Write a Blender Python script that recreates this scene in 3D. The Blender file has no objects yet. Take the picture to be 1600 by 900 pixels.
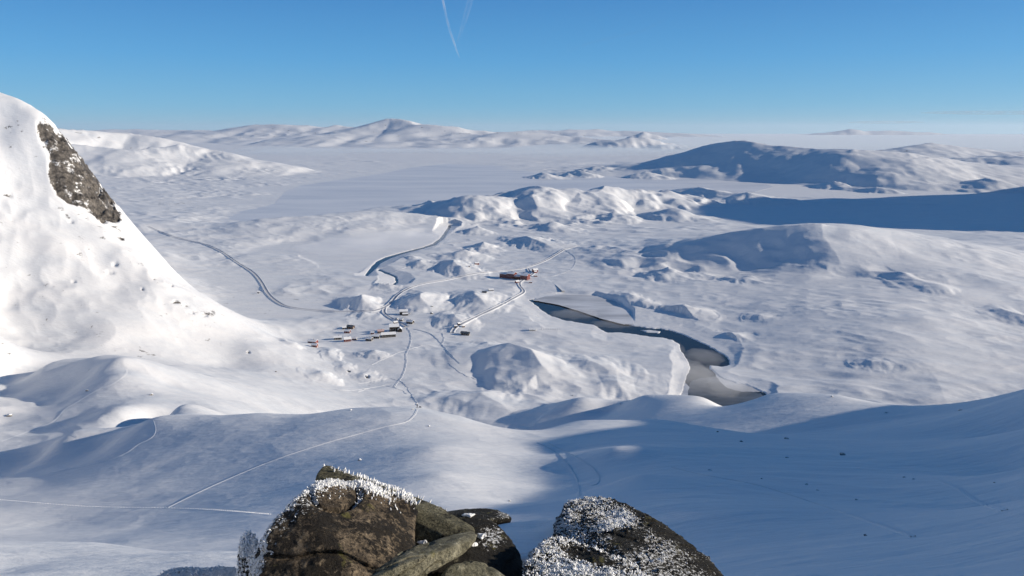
import bpy, bmesh, math, random
import numpy as np
from mathutils import Vector
R = math.radians
S = bpy.context.scene
COL = S.collection
# ------------------------------------------------------------------ camera
FPX, PITCH, CAMZ = 1155.0, R(12.0), 300.0
cam = bpy.data.cameras.new('camera'); camo = bpy.data.objects.new('camera', cam)
COL.objects.link(camo); S.camera = camo
cam.sensor_width = 36; cam.lens = 36 * FPX / 1600
cam.clip_start = 0.1; cam.clip_end = 300000
camo.location = (0, 0, CAMZ); camo.rotation_euler = (R(90) - PITCH, 0, 0)
# ------------------------------------------------------------------ light
SUN_EL, SUN_AZ = 16.0, 91.0      # azimuth clockwise from the viewing direction
w = bpy.data.worlds.new("World"); S.world = w; w.use_nodes = True
nt = w.node_tree; bg = nt.nodes['Background']
sky = nt.nodes.new('ShaderNodeTexSky'); sky.sky_type = 'NISHITA'; sky.sun_disc = False
sky.sun_elevation = R(SUN_EL); sky.sun_rotation = R(SUN_AZ)
sky.altitude = 1400; sky.air_density = 1.0; sky.dust_density = 0.0; sky.ozone_density = 6.0
tc = nt.nodes.new('ShaderNodeTexCoord'); sp = nt.nodes.new('ShaderNodeSeparateXYZ'); nt.links.new(tc.outputs['Generated'], sp.inputs[0])
rp = nt.nodes.new('ShaderNodeValToRGB'); nt.links.new(sp.outputs[2], rp.inputs[0])
el = rp.color_ramp.elements
el[0].position = 0.0; el[0].color = (.22, .46, .64, 1)
el[1].position = 1.0; el[1].color = (.012, .06, .16, 1)
for p_, c_ in ((.03, (.15, .44, .70)), (.09, (.085, .36, .70)), (.19, (.04, .22, .56)), (.30, (.022, .13, .34))):
    e_ = el.new(p_); e_.color = (*c_, 1)
mu = nt.nodes.new('ShaderNodeMix'); mu.data_type = 'RGBA'; mu.blend_type = 'MIX'; mu.inputs[0].default_value = .8
sc_ = nt.nodes.new('ShaderNodeVectorMath'); sc_.operation = 'SCALE'; sc_.inputs['Scale'].default_value = .72 / 0.12
nt.links.new(rp.outputs[0], sc_.inputs[0])
nt.links.new(sky.outputs[0], mu.inputs[6]); nt.links.new(sc_.outputs[0], mu.inputs[7])
nt.links.new(mu.outputs[2], bg.inputs[0]); bg.inputs[1].default_value = 0.12
sl = bpy.data.lights.new('sun', 'SUN'); sl.energy = 4.4; sl.angle = R(0.5); sl.color = (1.0, 0.885, 0.73)
so = bpy.data.objects.new('sun', sl); COL.objects.link(so)
sd = Vector((math.sin(R(SUN_AZ)) * math.cos(R(SUN_EL)), math.cos(R(SUN_AZ)) * math.cos(R(SUN_EL)), math.sin(R(SUN_EL))))
so.rotation_euler = sd.to_track_quat('Z', 'Y').to_euler(); so.location = (200, 0, 500)
S.view_settings.view_transform = 'Standard'; S.view_settings.look = 'None'
S.view_settings.exposure = 0.38; S.view_settings.gamma = 1; S.view_settings.use_curve_mapping = False
S.cycles.max_bounces = 8; S.cycles.diffuse_bounces = 3; S.cycles.volume_bounces = 5
S.cycles.volume_max_steps = 64

# ------------------------------------------------------------------ helpers
def px(u, v, Y):
    """point on the line of sight of photo pixel (u, v) at forward distance Y"""
    u = np.asarray(u, float); v = np.asarray(v, float); Y = np.asarray(Y, float)
    dv = v - 450
    yd = FPX * math.cos(PITCH) - dv * math.sin(PITCH); zd = -FPX * math.sin(PITCH) - dv * math.cos(PITCH)
    return (u - 800) / yd * Y, Y, CAMZ + zd / yd * Y
def gy(v, z=0.0):
    dv = v - 450
    yd = FPX * math.cos(PITCH) - dv * math.sin(PITCH); zd = -FPX * math.sin(PITCH) - dv * math.cos(PITCH)
    return (z - CAMZ) * yd / zd
def gp(u, v, z=0.0):
    x, y, _ = px(u, v, gy(v, z)); return float(x), float(y)
def proj(x, y, z=0.0):
    dz = z - CAMZ
    f = y * math.cos(PITCH) - dz * math.sin(PITCH); up = y * math.sin(PITCH) + dz * math.cos(PITCH)
    f = np.where(f < 1e-3, 1e-3, f)
    return 800 + FPX * x / f, 450 - FPX * up / f
_rs = np.random.RandomState(7)
_PT = _rs.permutation(4096)
_ang = _rs.rand(4096) * 2 * np.pi
_gx, _gy = np.cos(_ang).astype(np.float32), np.sin(_ang).astype(np.float32)
def n2(x, y, seed=0):
    xi = np.floor(x); yi = np.floor(y); fx = (x - xi); fy = (y - yi)
    xi = xi.astype(np.int64); yi = yi.astype(np.int64)
    def g(a, b, dx, dy):
        h = _PT[(_PT[(a + seed * 131) & 4095] + b) & 4095]
        return _gx[h] * dx + _gy[h] * dy
    sx = fx * fx * fx * (fx * (fx * 6 - 15) + 10); sy = fy * fy * fy * (fy * (fy * 6 - 15) + 10)
    a = g(xi, yi, fx, fy); b = g(xi + 1, yi, fx - 1, fy); c = g(xi, yi + 1, fx, fy - 1); d = g(xi + 1, yi + 1, fx - 1, fy - 1)
    return ((a + (b - a) * sx) * (1 - sy) + (c + (d - c) * sx) * sy) * 1.5
_g3 = _rs.randn(4096, 3); _g3 /= np.linalg.norm(_g3, axis=1)[:, None]
def n3(p, seed=0):
    i = np.floor(p); f = p - i; i = i.astype(np.int64)
    s = f * f * f * (f * (f * 6 - 15) + 10)
    out = 0
    for dx in (0, 1):
        for dy in (0, 1):
            for dz in (0, 1):
                h = _PT[(_PT[(_PT[(i[:, 0] + dx + seed * 71) & 4095] + i[:, 1] + dy) & 4095] + i[:, 2] + dz) & 4095]
                g = _g3[h]
                v = g[:, 0] * (f[:, 0] - dx) + g[:, 1] * (f[:, 1] - dy) + g[:, 2] * (f[:, 2] - dz)
                out = out + v * (s[:, 0] if dx else 1 - s[:, 0]) * (s[:, 1] if dy else 1 - s[:, 1]) * (s[:, 2] if dz else 1 - s[:, 2])
    return out * 1.5
def sstep(a, b, x):
    t = np.clip((x - a) / (b - a), 0, 1); return t * t * (3 - 2 * t)
def tag(o, label=None, cat=None, group=None, kind=None):
    if label: o['label'] = label
    if cat: o['category'] = cat
    if group: o['group'] = group
    if kind: o['kind'] = kind
    return o
def link_mesh(name, verts, faces, mat, parent=None, smooth=False):
    me = bpy.data.meshes.new(name); me.from_pydata([tuple(map(float, v)) for v in verts], [], [tuple(map(int, f)) for f in faces]); me.update()
    if smooth: me.polygons.foreach_set('use_smooth', [True] * len(me.polygons))
    mats = mat if isinstance(mat, (list, tuple)) else [mat]
    for m in mats: me.materials.append(m)
    o = bpy.data.objects.new(name, me); COL.objects.link(o)
    if parent: o.parent = parent
    return o
def empty(name, loc, rz=0.0):
    o = bpy.data.objects.new(name, None); COL.objects.link(o); o.location = loc; o.rotation_euler = (0, 0, rz); return o
def in_poly(u, v, poly):
    """signed distance in the polygon's own units: > 0 inside"""
    poly = np.array(poly, float); n = len(poly)
    ins = np.zeros(u.shape, bool); d2 = np.full(u.shape, 1e18)
    for i in range(n):
        a = poly[i]; b = poly[(i + 1) % n]
        e = b - a; L = max(e @ e, 1e-9)
        t = np.clip(((u - a[0]) * e[0] + (v - a[1]) * e[1]) / L, 0, 1)
        d2 = np.minimum(d2, (u - a[0] - t * e[0]) ** 2 + (v - a[1] - t * e[1]) ** 2)
        c = ((a[1] > v) != (b[1] > v))
        with np.errstate(divide='ignore', invalid='ignore'):
            c &= u < (b[0] - a[0]) * (v - a[1]) / (b[1] - a[1] if b[1] != a[1] else 1e-9) + a[0]
        ins ^= c
    d = np.sqrt(d2); return np.where(ins, d, -d)
def line_dist(u, v, pts):
    pts = np.array(pts, float); d2 = np.full(u.shape, 1e18)
    for a, b in zip(pts[:-1], pts[1:]):
        e = b - a; L = max(e @ e, 1e-9)
        t = np.clip(((u - a[0]) * e[0] + (v - a[1]) * e[1]) / L, 0, 1)
        d2 = np.minimum(d2, (u - a[0] - t * e[0]) ** 2 + (v - a[1] - t * e[1]) ** 2)
    return np.sqrt(d2)
# ------------------------------------------------------------------ the shape of the land
# coarse control points: photo pixel + forward distance in metres
CP = []
def c(u, v, Y): x, y, z = px(u, v, Y); CP.append((float(x), float(y), float(z)))
def cw(x, y, z): CP.append((x, y, z))
def cz(u, v, z): c(u, v, float(gy(v, z)))
# the summit the camera stands on
for a in (-180, -140, -100, 100, 140): cw(30*math.sin(R(a)), 30*math.cos(R(a)), 298); cw(400*math.sin(R(a)), 400*math.cos(R(a)), 330)
for a in (-60, -30, 0, 30, 60): (cw(1.3*math.sin(R(a)), 1.3*math.cos(R(a)), 297.75), cw(2.4*math.sin(R(a)), 2.4*math.cos(R(a)), 297.5))
c(0, 897, 4.6); c(190, 897, 4.5); c(350, 899, 4.4); c(560, 930, 3.4); c(200, 960, 3.2); c(-100, 930, 3.6)
c(0, 846, 6.3); c(150, 847, 6.2); c(370, 861, 5.6); c(560, 880, 5); c(-100, 846, 6.3); c(60, 890, 4.6); c(250, 890, 4.6); cw(0.4, 5, 296.3); cw(-12, 3, 297); cw(2.2, 5.5, 295.8); cw(4, 5, 296.2)
for x in (-60, -30, 0):
    cw(x*.9, 50, 266.5 + .03*x); cw(x*1.6, 100, 235 + .03*x)
cw(0, 15, 289); c(0, 872, 9); c(250, 872, 9); c(0, 885, 14); c(250, 885, 14); c(100, 885, 25); c(-150, 870, 10); c(-150, 880, 25); c(100, 880, 40); c(0, 875, 60); c(200, 870, 80); cw(-5, 25, 282.5)
# bowl on the right
c(1250, 898, 20); c(1500, 880, 30); c(1150, 868, 48); c(1350, 850, 60); c(1560, 850, 60); c(1150, 805, 105); c(1400, 800, 110); c(1570, 795, 115)
c(1050, 790, 122); c(1200, 750, 165); c(1400, 745, 170); c(1580, 740, 175); c(1200, 700, 235); c(1420, 690, 250); c(1590, 680, 260)
c(1000, 740, 165); c(960, 700, 225)
c(940, 672, 290)
# R3 crest
c(820, 676, 330); c(900, 659, 345); c(1030, 657, 350); c(1110, 668, 335); c(1200, 680, 320); c(1300, 675, 330); c(1400, 661, 345); c(1500, 646, 370); c(1598, 626, 400)
cw(70, 450, 92); cw(140, 450, 98); cw(210, 460, 108); cw(20, 430, 95)
# R2 crest
cz(820, 657, 26); cz(860, 637, 32); cz(910, 622, 42); cz(1000, 620, 56); cz(1100, 622, 68); cz(1200, 618, 84); cz(1300, 617, 102); cz(1400, 634, 98); cz(1500, 641, 92); cz(1620, 640, 90)
cz(950, 645, 38); cz(1150, 648, 58)
cw(60, 790, 5); cw(130, 770, 5); cw(200, 760, 6); cw(280, 740, 5); cw(380, 730, 5); cw(480, 720, 5)
# off frame to the right: the spur that throws the shade
cw(60, -10, 303); cw(60, 20, 302.5); cw(110, 42, 302); cw(150, 85, 287.5); cw(200, 125, 283); cw(226, 146, 284); cw(262, 178, 277.5); cw(300, 217, 275); cw(350, 270, 276); cw(430, 345, 267); cw(560, 430, 240); cw(700, 560, 190); cw(900, 700, 150)
cw(300, 100, 276); cw(500, 250, 262); cw(800, 450, 270); cw(700, 800, 14); cw(900, 1000, 10)
# dome R4
c(0, 702, 388); c(100, 681, 366); c(240, 656, 352); c(250, 700, 312); c(150, 703, 345); c(60, 715, 362); c(400, 645, 345); c(550, 638, 336); c(650, 635, 332); c(720, 650, 318); c(800, 681, 290); c(860, 706, 258); c(895, 735, 216); c(908, 770, 173)
c(60, 760, 300); c(60, 820, 228); c(220, 740, 282); c(-120, 760, 330); c(220, 820, 212); c(400, 700, 286); c(400, 780, 217); c(540, 690, 276); c(560, 750, 212)
c(680, 700, 242); c(690, 740, 196); c(690, 785, 162); c(790, 700, 262); c(800, 740, 218); c(800, 785, 176); c(860, 760, 198)
cw(-20, 520, 50); cw(-100, 520, 62); cw(40, 520, 62); cw(0, 620, 22); cw(-100, 620, 26); cw(-45, 410, 110); cw(-130, 420, 112); cw(0, 400, 108); cw(-210, 420, 122)
# left ridges behind the dome
c(0, 664, 455); c(120, 660, 440); c(200, 640, 430); c(270, 652, 420); cz(0, 644, 112)
c(0, 578, 620); c(80, 568, 610); c(150, 561, 590); c(185, 561, 560); c(215, 574, 555); c(190, 585, 520); c(172, 602, 500); c(0, 600, 600); c(60, 600, 580); c(100, 592, 572); c(0, 622, 555); c(50, 618, 548); c(110, 608, 545)
c(75, 633, 500); c(260, 600, 540); c(320, 625, 500)
c(350, 600, 640); c(430, 610, 700); c(300, 575, 760); c(430, 575, 840)
# left mountain
c(-40, 138, 1150); c(0, 146, 1150); c(30, 158, 1130); c(60, 180, 1110); c(76, 210, 1095); c(88, 240, 1080); c(98, 282, 1060); c(110, 330, 1030); c(136, 356, 1010)
c(166, 381, 1000); c(200, 406, 985); c(260, 441, 970); c(335, 485, 960)
c(0, 200, 1090); c(0, 300, 1020); c(0, 400, 930); c(0, 480, 860); c(0, 545, 770); c(60, 260, 1062); c(60, 340, 1000); c(60, 420, 925); c(70, 500, 840); c(80, 545, 782)
c(96, 400, 952); c(125, 460, 892); c(150, 520, 825); c(185, 440, 945); c(220, 500, 872); c(220, 550, 800)
c(290, 520, 885); c(290, 555, 830); c(360, 530, 905); c(360, 570, 845); c(400, 545, 885)
cw(-980, 1300, 400); cw(-1000, 1500, 250); cw(-1000, 1000, 420); cw(-1200, 1200, 480); cw(-1000, 700, 420); cw(-600, 400, 240); cw(-1000, 300, 350); cw(-400, 200, 230); cw(-500, 600, 190)
cw(-680, 1300, 70); cw(-540, 1250, 14); cw(-460, 1150, 14); cw(-1000, 1700, 60); cw(-850, 1500, 60)
# valley floor and lower slopes
for u, v in ((450, 530), (520, 560), (600, 560), (640, 600), (560, 600), (700, 560), (700, 600), (760, 620), (850, 620), (900, 600), (1000, 580), (1040, 610), (600, 520), (700, 510), (800, 500), (850, 530), (950, 540), (900, 480), (800, 450), (700, 450), (620, 470),
             (400, 500), (500, 500), (450, 450), (550, 440), (600, 400), (400, 400), (300, 420), (330, 470), (280, 385), (700, 400), (850, 410), (940, 450), (1060, 500), (1150, 560), (1200, 600), (1100, 590), (1300, 620)):
    x, y = gp(u, v, 6.0); cw(x, y, 6.0)
for u, v, z in ((1150, 530, 6), (1250, 560, 9), (1250, 510, 17), (1350, 590, 12), (1350, 540, 18), (1450, 610, 12), (1450, 560, 17), (1450, 500, 27), (1590, 620, 10), (1590, 560, 12), (1590, 500, 15), (1590, 440, 18), (1150, 470, 13), (1050, 450, 11), (1250, 470, 20), (1350, 490, 27), (1450, 440, 33), (1440, 369, 26), (1590, 372, 16), (1750, 600, 8), (1750, 450, 10)):
    cz(u, v, z)
cw(0, 1700, 3); cw(-600, 1800, 2); cw(-1100, 2200, 25); cw(-300, 2300, 0); cw(300, 1900, 8); cw(100, 2300, 2)
for a, z_ in ((-36, 30), (-27, 14), (-20, 4), (-12, 0), (0, 0), (12, 4)): cw(3300*math.sin(R(a)), 3300*math.cos(R(a)), z_)
for a, z_ in ((-36, 36), (-27, 10), (-20, 3)): cw(2300*math.sin(R(a)), 2300*math.cos(R(a)), z_)
for a, z_ in ((-36, 50), (-27, 20), (-18, 5), (-10, 1)): cw(5600*math.sin(R(a)), 5600*math.cos(R(a)), z_)
cw(-2600, 2500, 60); cw(-3500, 3500, 80); cw(-5200, 4600, 150); cw(-3000, 4600, 40)
cw(1000, 2600, 0); cw(1600, 2700, 5); cw(900, 3200, 0); cw(1500, 3300, 5)
cw(1150, 2000, 8); cw(1450, 2000, 7); cw(1750, 2400, 8); c(1330, 315, 3700); c(1590, 300, 4000); c(1450, 305, 3900)
for a in (-38, -25, -12, 0, 12, 20): cw(9000*math.sin(R(a)), 9000*math.cos(R(a)), 0)
cw(3400, 4500, 60); cw(3600, 5600, 70); cw(2400, 5600, 50)
for a in (-90, -60, -30, 0, 30, 60, 90, 140, 180, -140): cw(30000*math.sin(R(a)), 30000*math.cos(R(a)), 0); cw(90000*math.sin(R(a)), 90000*math.cos(R(a)), 0)
CP = np.array(CP)
def _pq(x, y): return np.arctan2(x, y), np.log(np.maximum(np.hypot(x, y), .5))
_ct, _cl = _pq(CP[:, 0], CP[:, 1]); _CS = 0.018
def _dt(a): return 2 * np.sin(a / 2)
_A = np.sqrt(_dt(_ct[:, None] - _ct[None]) ** 2 + (_cl[:, None] - _cl[None]) ** 2 + _CS ** 2)
_n = len(CP)
_M = np.zeros((_n + 1, _n + 1)); _M[:_n, :_n] = -_A + 0; _M[:_n, _n] = 1; _M[_n, :_n] = 1
_sol = np.linalg.solve(_M, np.append(CP[:, 2], 0))
_wt, _w0 = _sol[:_n], _sol[_n]
def rbf(x, y):
    t, l = _pq(x, y); out = np.empty(x.shape)
    for i in range(0, len(x), 60000):
        s = slice(i, i + 60000)
        out[s] = _w0 - np.sqrt(_dt(t[s, None] - _ct[None]) ** 2 + (l[s, None] - _cl[None]) ** 2 + _CS ** 2) @ _wt
    return out
# crest lines: [(u, v, Y)...], width in front, width behind, roughness
def Z(v, z): return float(gy(v, z))
CREST = [
 # right hill beyond the lake
 ([(945, 268, 5600), (990, 257, 5600), (1050, 240, 5500), (1120, 222, 5350), (1165, 217, 5200), (1200, 227, 5050), (1270, 232, 4800), (1335, 233, 4500), (1420, 246, 4500), (1520, 258, 4500)], 620, 1300, .35),
 ([(1300, 290, 4150), (1325, 268, 4250), (1345, 242, 4380), (1338, 233, 4500)], 900, 300, .6),
 # central rocky ridge
 ([(625, 331, 2810), (660, 321, 2830), (690, 313, 2790), (742, 306, 2650), (765, 310, 2700)], 190, 230, .7),
 ([(740, 346, 2480), (745, 326, 2560), (742, 307, 2650)], 200, 90, 1.2),
 ([(762, 310, 2860), (800, 296, 2960), (835, 288, 2870), (858, 288, 2850), (872, 300, 2900), (900, 290, 2900), (935, 300, 2880), (945, 290, 3000), (985, 296, 3050), (1040, 300, 3100)], 230, 300, 1.5),
 ([(825, 350, 2450), (842, 325, 2600), (836, 305, 2700), (842, 289, 2860)], 300, 120, 1.4),
 ([(900, 340, 2560), (905, 318, 2700), (915, 296, 2860)], 240, 160, 1.5),
 # knolls by the river
 ([(768, 548, Z(548, 10)), (800, 537, Z(537, 25)), (828, 547, Z(547, 27)), (845, 572, Z(572, 21)), (868, 598, Z(598, 10))], 85, 60, .9),
 ([(830, 590, Z(590, 16)), (845, 600, Z(600, 10))], 34, 40, .9),
 ([(888, 566, Z(566, 9)), (912, 560, Z(560, 16)), (934, 572, Z(572, 13)), (950, 588, Z(588, 8))], 48, 55, .9),
 ([(930, 598, Z(598, 9)), (956, 590, Z(590, 15)), (985, 600, Z(600, 8))], 48, 60, .8),
 ([(700, 624, Z(624, 12)), (745, 616, Z(616, 21)), (775, 628, Z(628, 22)), (805, 652, Z(652, 18))], 50, 50, .8),
 # mound between the lake and the bay
 ([(322, 360, 2160), (370, 347, 2250), (420, 341, 2300), (455, 337, 2330), (500, 337, 2330), (540, 333, 2380)], 430, 170, .8),
 ([(520, 334, 2380), (560, 330, 2420), (600, 328, 2440), (650, 334, 2430), (672, 340, 2420)], 130, 170, .6),
 # hill E
 ([(1010, 394, 1700), (1060, 382, 1690), (1100, 371, 1670), (1180, 356, 1640), (1230, 351, 1620), (1284, 347, 1600), (1330, 357, 1620), (1380, 372, 1640), (1430, 389, 1600), (1480, 402, 1560)], 160, 360, .35),
 ([(1350, 466, 1270), (1332, 436, 1370), (1314, 405, 1450), (1295, 372, 1530), (1285, 348, 1595)], 520, 170, .45),
 # out of frame mountain on the right, it shades the side valley
 ('w', [(2500, 2150, 200), (2600, 2350, 520), (2700, 2650, 590), (2850, 3000, 600), (3150, 3300, 480), (3700, 3800, 240)], 560, 800, .8),
 # back right
 ([(1390, 236, 6600), (1460, 224, 6800), (1500, 231, 6800), (1600, 238, 6800), (1700, 235, 6800)], 800, 900, 1.5),
 # left back
 ([(60, 196, 6500), (130, 203, 6800), (200, 206, 7000), (240, 213, 7000), (272, 222, 7000)], 700, 700, .6),
 ([(-20, 212, 5200), (200, 234, 5300), (290, 226, 5600), (340, 236, 5600), (385, 247, 5500)], 600, 500, .5),
 # far ranges
 ([(250, 204, 24000), (300, 202, 24000), (345, 203, 23000), (390, 195, 22000), (430, 192, 22000), (470, 194, 22000), (500, 199, 22000), (522, 193, 22000), (540, 198, 22000), (560, 203, 21000)], 3800, 5000, 1.3),
 ([(530, 208, 17000), (560, 199, 17500), (585, 189, 18000), (600, 183, 18200), (614, 182, 18200), (628, 188, 18000), (650, 195, 17500), (665, 194, 17300), (690, 197, 17000), (715, 207, 16500), (740, 213, 16000)], 2600, 3500, 1.3),
 ([(735, 212, 15500), (780, 208, 15500), (810, 206, 15500), (850, 207, 15500), (890, 210, 15300), (940, 217, 15000)], 1700, 2000, 1.4),
 ([(760, 207, 30000), (860, 203, 31000), (900, 202, 31000), (970, 204, 31000), (1060, 208, 30000)], 3000, 3000, 1.2),
 ([(950, 222, 12500), (985, 216, 12600), (1005, 214, 12600), (1030, 217, 12600), (1040, 221, 12600)], 700, 800, 1.3),
 ([(1000, 210, 21000), (1012, 206, 21000), (1025, 210, 21000)], 900, 900, 1.0),
 ([(1290, 207, 42000), (1312, 204, 42000), (1322, 200, 42000), (1338, 200, 42000), (1350, 205, 42000), (1385, 203, 42000), (1410, 205, 42000), (1450, 206, 42000)], 1800, 2500, 1.0),
 ([(100, 204, 33000), (200, 201, 33000), (300, 203, 33000)], 3000, 3000, 1.2),
]
# knolls: u, v of the top, v of the foot, half widths left/right in photo pixels at that distance, depth factor
KN = [
 (745, 350, 362, 38, 22, 1), (755, 377, 392, 32, 22, 1), (728, 388, 404, 55, 28, .8), (708, 409, 440, 36, 42, .9), (655, 405, 419, 24, 20, 1), (822, 371, 400, 30, 60, .9),
 (878, 347, 359, 48, 22, .9), (907, 333, 345, 42, 20, .9), (950, 329, 346, 42, 28, .9), (932, 382, 396, 45, 20, .8), (967, 386, 399, 40, 25, .9), (985, 402, 424, 42, 18, .9), (1022, 406, 428, 36, 26, .9),
 (1050, 419, 441, 55, 22, .9), (1082, 434, 443, 18, 14, 1), (1097, 424, 433, 18, 14, 1), (1162, 443, 455, 30, 22, .8), (1232, 424, 441, 26, 20, .8), (1297, 434, 458, 26, 22, .8), (1415, 440, 482, 52, 25, .8),
 (1562, 487, 520, 40, 28, .8), (1070, 474, 494, 55, 30, .8), (985, 458, 474, 24, 18, .8), (1010, 468, 480, 24, 18, .8), (1140, 520, 533, 26, 30, .8), (575, 460, 483, 46, 28, .9), (572, 487, 497, 24, 18, .9), (668, 457, 492, 44, 28, .9), (612, 436, 452, 26, 14, 1),
 (742, 457, 490, 42, 36, .9), (722, 494, 517, 34, 24, .9), (768, 533, 547, 22, 12, .9),
 (500, 588, 606, 46, 22, .7), (518, 551, 569, 20, 18, 1), (543, 572, 585, 18, 16, 1), (575, 581, 592, 20, 18, 1), (595, 547, 558, 28, 14, .8), (330, 365, 378, 22, 40, .9), (1245, 271, 285, 20, 22, .8), (1300, 281, 296, 40, 28, .8), (1270, 262, 284, 30, 40, .8), (1365, 288, 302, 45, 50, .8),
 (1095, 291, 318, 40, 75, .7), (1060, 322, 342, 60, 40, .7), (1165, 300, 318, 50, 55, .7), (850, 269, 279, 30, 24, 1.0), (900, 264, 277, 34, 26, 1.0), (938, 258, 270, 34, 22, 1.0), (1500, 250, 272, 60, 60, .8), (1575, 244, 276, 80, 70, .8), (1440, 275, 292, 70, 60, .8),
 (1540, 278, 300, 80, 60, .8), (1130, 250, 285, 40, 20, .6), (1180, 498, 510, 26, 20, .8), (450, 545, 556, 22, 16, .8), (1370, 576, 586, 26, 20, .8), (640, 400, 408, 14, 12, 1), (960, 500, 508, 14, 10, 1),
  (1050, 259, 275, 50, 30, .8), (1100, 250, 272, 40, 24, .8), (1010, 268, 279, 40, 30, .8), (1185, 223, 240, 30, 22, .8), (1125, 238, 255, 30, 20, .8), (1330, 262, 285, 30, 30, .8),
]
BUMPS = []; KNOLL = []
for (u, v, vb, wl, wr, k) in KN:
    yb = gy(vb, 3.0); s = yb / FPX; wm = (wl + wr) / 2 * s
    dep = math.atan2(CAMZ, yb); h = min(.30 * wl * s + 1.0, (vb - v) * s * .85); d = max(((vb - v) * s - h * math.cos(dep)) / math.sin(dep), wm * .45)
    yc = yb + d
    x, y, z = px(u, v, yc)
    x, y, z = float(x), float(y), float(z); wl_, wr_ = wl * s, wr * s
    KNOLL.append((x, y, z, wl_, wr_, d))
# lakes, bays, river in photo pixels of the water plane
LAKE = [(345, 346), (360, 334), (430, 318), (445, 300), (470, 290), (600, 271), (640, 262), (700, 256), (760, 258), (820, 262), (900, 258), (960, 255), (980, 262), (1040, 272), (1180, 283), (1210, 292), (1180, 300), (1100, 304), (1000, 318), (900, 322), (760, 330), (640, 340), (500, 350), (400, 360)]
BAY = [(470, 400), (500, 380), (560, 362), (640, 354), (690, 352), (700, 358), (690, 376), (660, 390), (620, 400), (590, 412), (560, 425), (500, 415)]
POND = [(845, 462), (880, 459), (930, 461), (965, 470), (988, 487), (993, 508), (940, 498), (905, 486), (870, 476), (830, 470)]
SIDE = [(1085, 345), (1130, 330), (1200, 322), (1420, 322), (1600, 330), (1600, 345), (1400, 352), (1200, 346)]
RIVER = [(824, 468), (836, 468), (850, 471), (872, 474), (890, 480), (905, 484), (922, 492), (940, 496), (965, 504), (990, 510), (1012, 513), (1030, 514), (1046, 517), (1062, 521), (1078, 529), (1092, 535), (1108, 542), (1122, 550), (1132, 556), (1139, 563), (1139, 570), (1128, 573), (1110, 572), (1108, 577), (1118, 584), (1130, 592), (1150, 600), (1166, 602), (1180, 608), (1196, 615), (1200, 645), (1050, 645),
         (1068, 610), (1072, 592), (1079, 574), (1074, 562), (1064, 548), (1062, 538), (1050, 531), (1030, 527), (1000, 524), (970, 520), (950, 520), (938, 514), (930, 508), (905, 504), (882, 500), (862, 494), (848, 486), (838, 477)]
FLOE = [(1000, 516), (1015, 515.5), (1033, 518), (1030, 521), (1012, 520)]
CREEK = [(703, 352), (701, 357), (690, 373), (678, 382), (660, 388), (640, 393), (622, 398), (604, 404), (592, 410), (582, 420), (572, 431)]
CREEKW = [3, 3, 4, 4, 2.4, 2.4, 3, 5, 6, 6, 3]
CREEK2 = [(592, 422), (606, 428), (618, 433), (620, 441), (615, 445)]
CREEK3 = [(700, 358), (706, 350), (714, 348), (722, 350), (722, 355)]
def ribbon_poly(pts, wpx):
    up = []; lo = []
    for i, (u, v) in enumerate(pts):
        ww = wpx[i] if isinstance(wpx, list) else wpx
        a = pts[max(i - 1, 0)]; b = pts[min(i + 1, len(pts) - 1)]
        t = (b[0] - a[0], (b[1] - a[1]) * 2.0); L = math.hypot(*t) or 1
        nx, ny = -t[1] / L, t[0] / L
        up.append((u + nx * ww * .6, v + ny * ww * .42)); lo.append((u - nx * ww * .6, v - ny * ww * .42))
    return up + lo[::-1]
CR1 = ribbon_poly(CREEK, CREEKW); CR2 = ribbon_poly(CREEK2, 2.6); CR3 = ribbon_poly(CREEK3, [3, 5, 4, 3, 3])
WATERS = [RIVER, CR1, CR2]
# roughness blobs on the valley: u, v, radius u, radius v, amplitude
RB = [(830, 315, 160, 26, 1.5), (920, 350, 110, 30, .9), (740, 385, 70, 32, 1.2), (1010, 425, 110, 32, 1.2), (1100, 440, 100, 30, .8), (1150, 255, 180, 30, 1.3), (1450, 270, 200, 35, 1.3), (1250, 300, 200, 20, .9), (420, 360, 120, 22, .8), (300, 275, 220, 45, 1.1), (380, 310, 140, 16, .8),
      (580, 580, 120, 30, .5), (820, 580, 90, 40, .5), (900, 270, 80, 14, 1.2), (1350, 450, 180, 40, .5), (1000, 480, 50, 20, .7), (640, 470, 60, 26, .5), (700, 620, 80, 30, .6)]
_kb = rbf(np.array([k[0] for k in KNOLL]), np.array([k[1] for k in KNOLL]))
for (x, y, z, wl, wr, d), b0 in zip(KNOLL, _kb):
    b0 = max(b0, 1.0); z = max(z, b0 + .15 * wl + 1.5); h = z - b0; q = min(d, (wl + wr)) ; j = math.sin(x * 12.9 + y) * .3
    CREST.append(('k', [(x - .45 * wr - j * wr * .4, y + .75 * q, b0 + .35 * h), (x - j * wr * .3, y + .3 * q, b0 + .85 * h), (x, y, z), (x + (.25 + j * .5) * wr, y - .35 * q, b0 + .8 * h), (x + .6 * wr, y - .75 * q, b0 + .4 * h)], wl * .95 + 4, wr * 1.1 + 6, .9))
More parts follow.
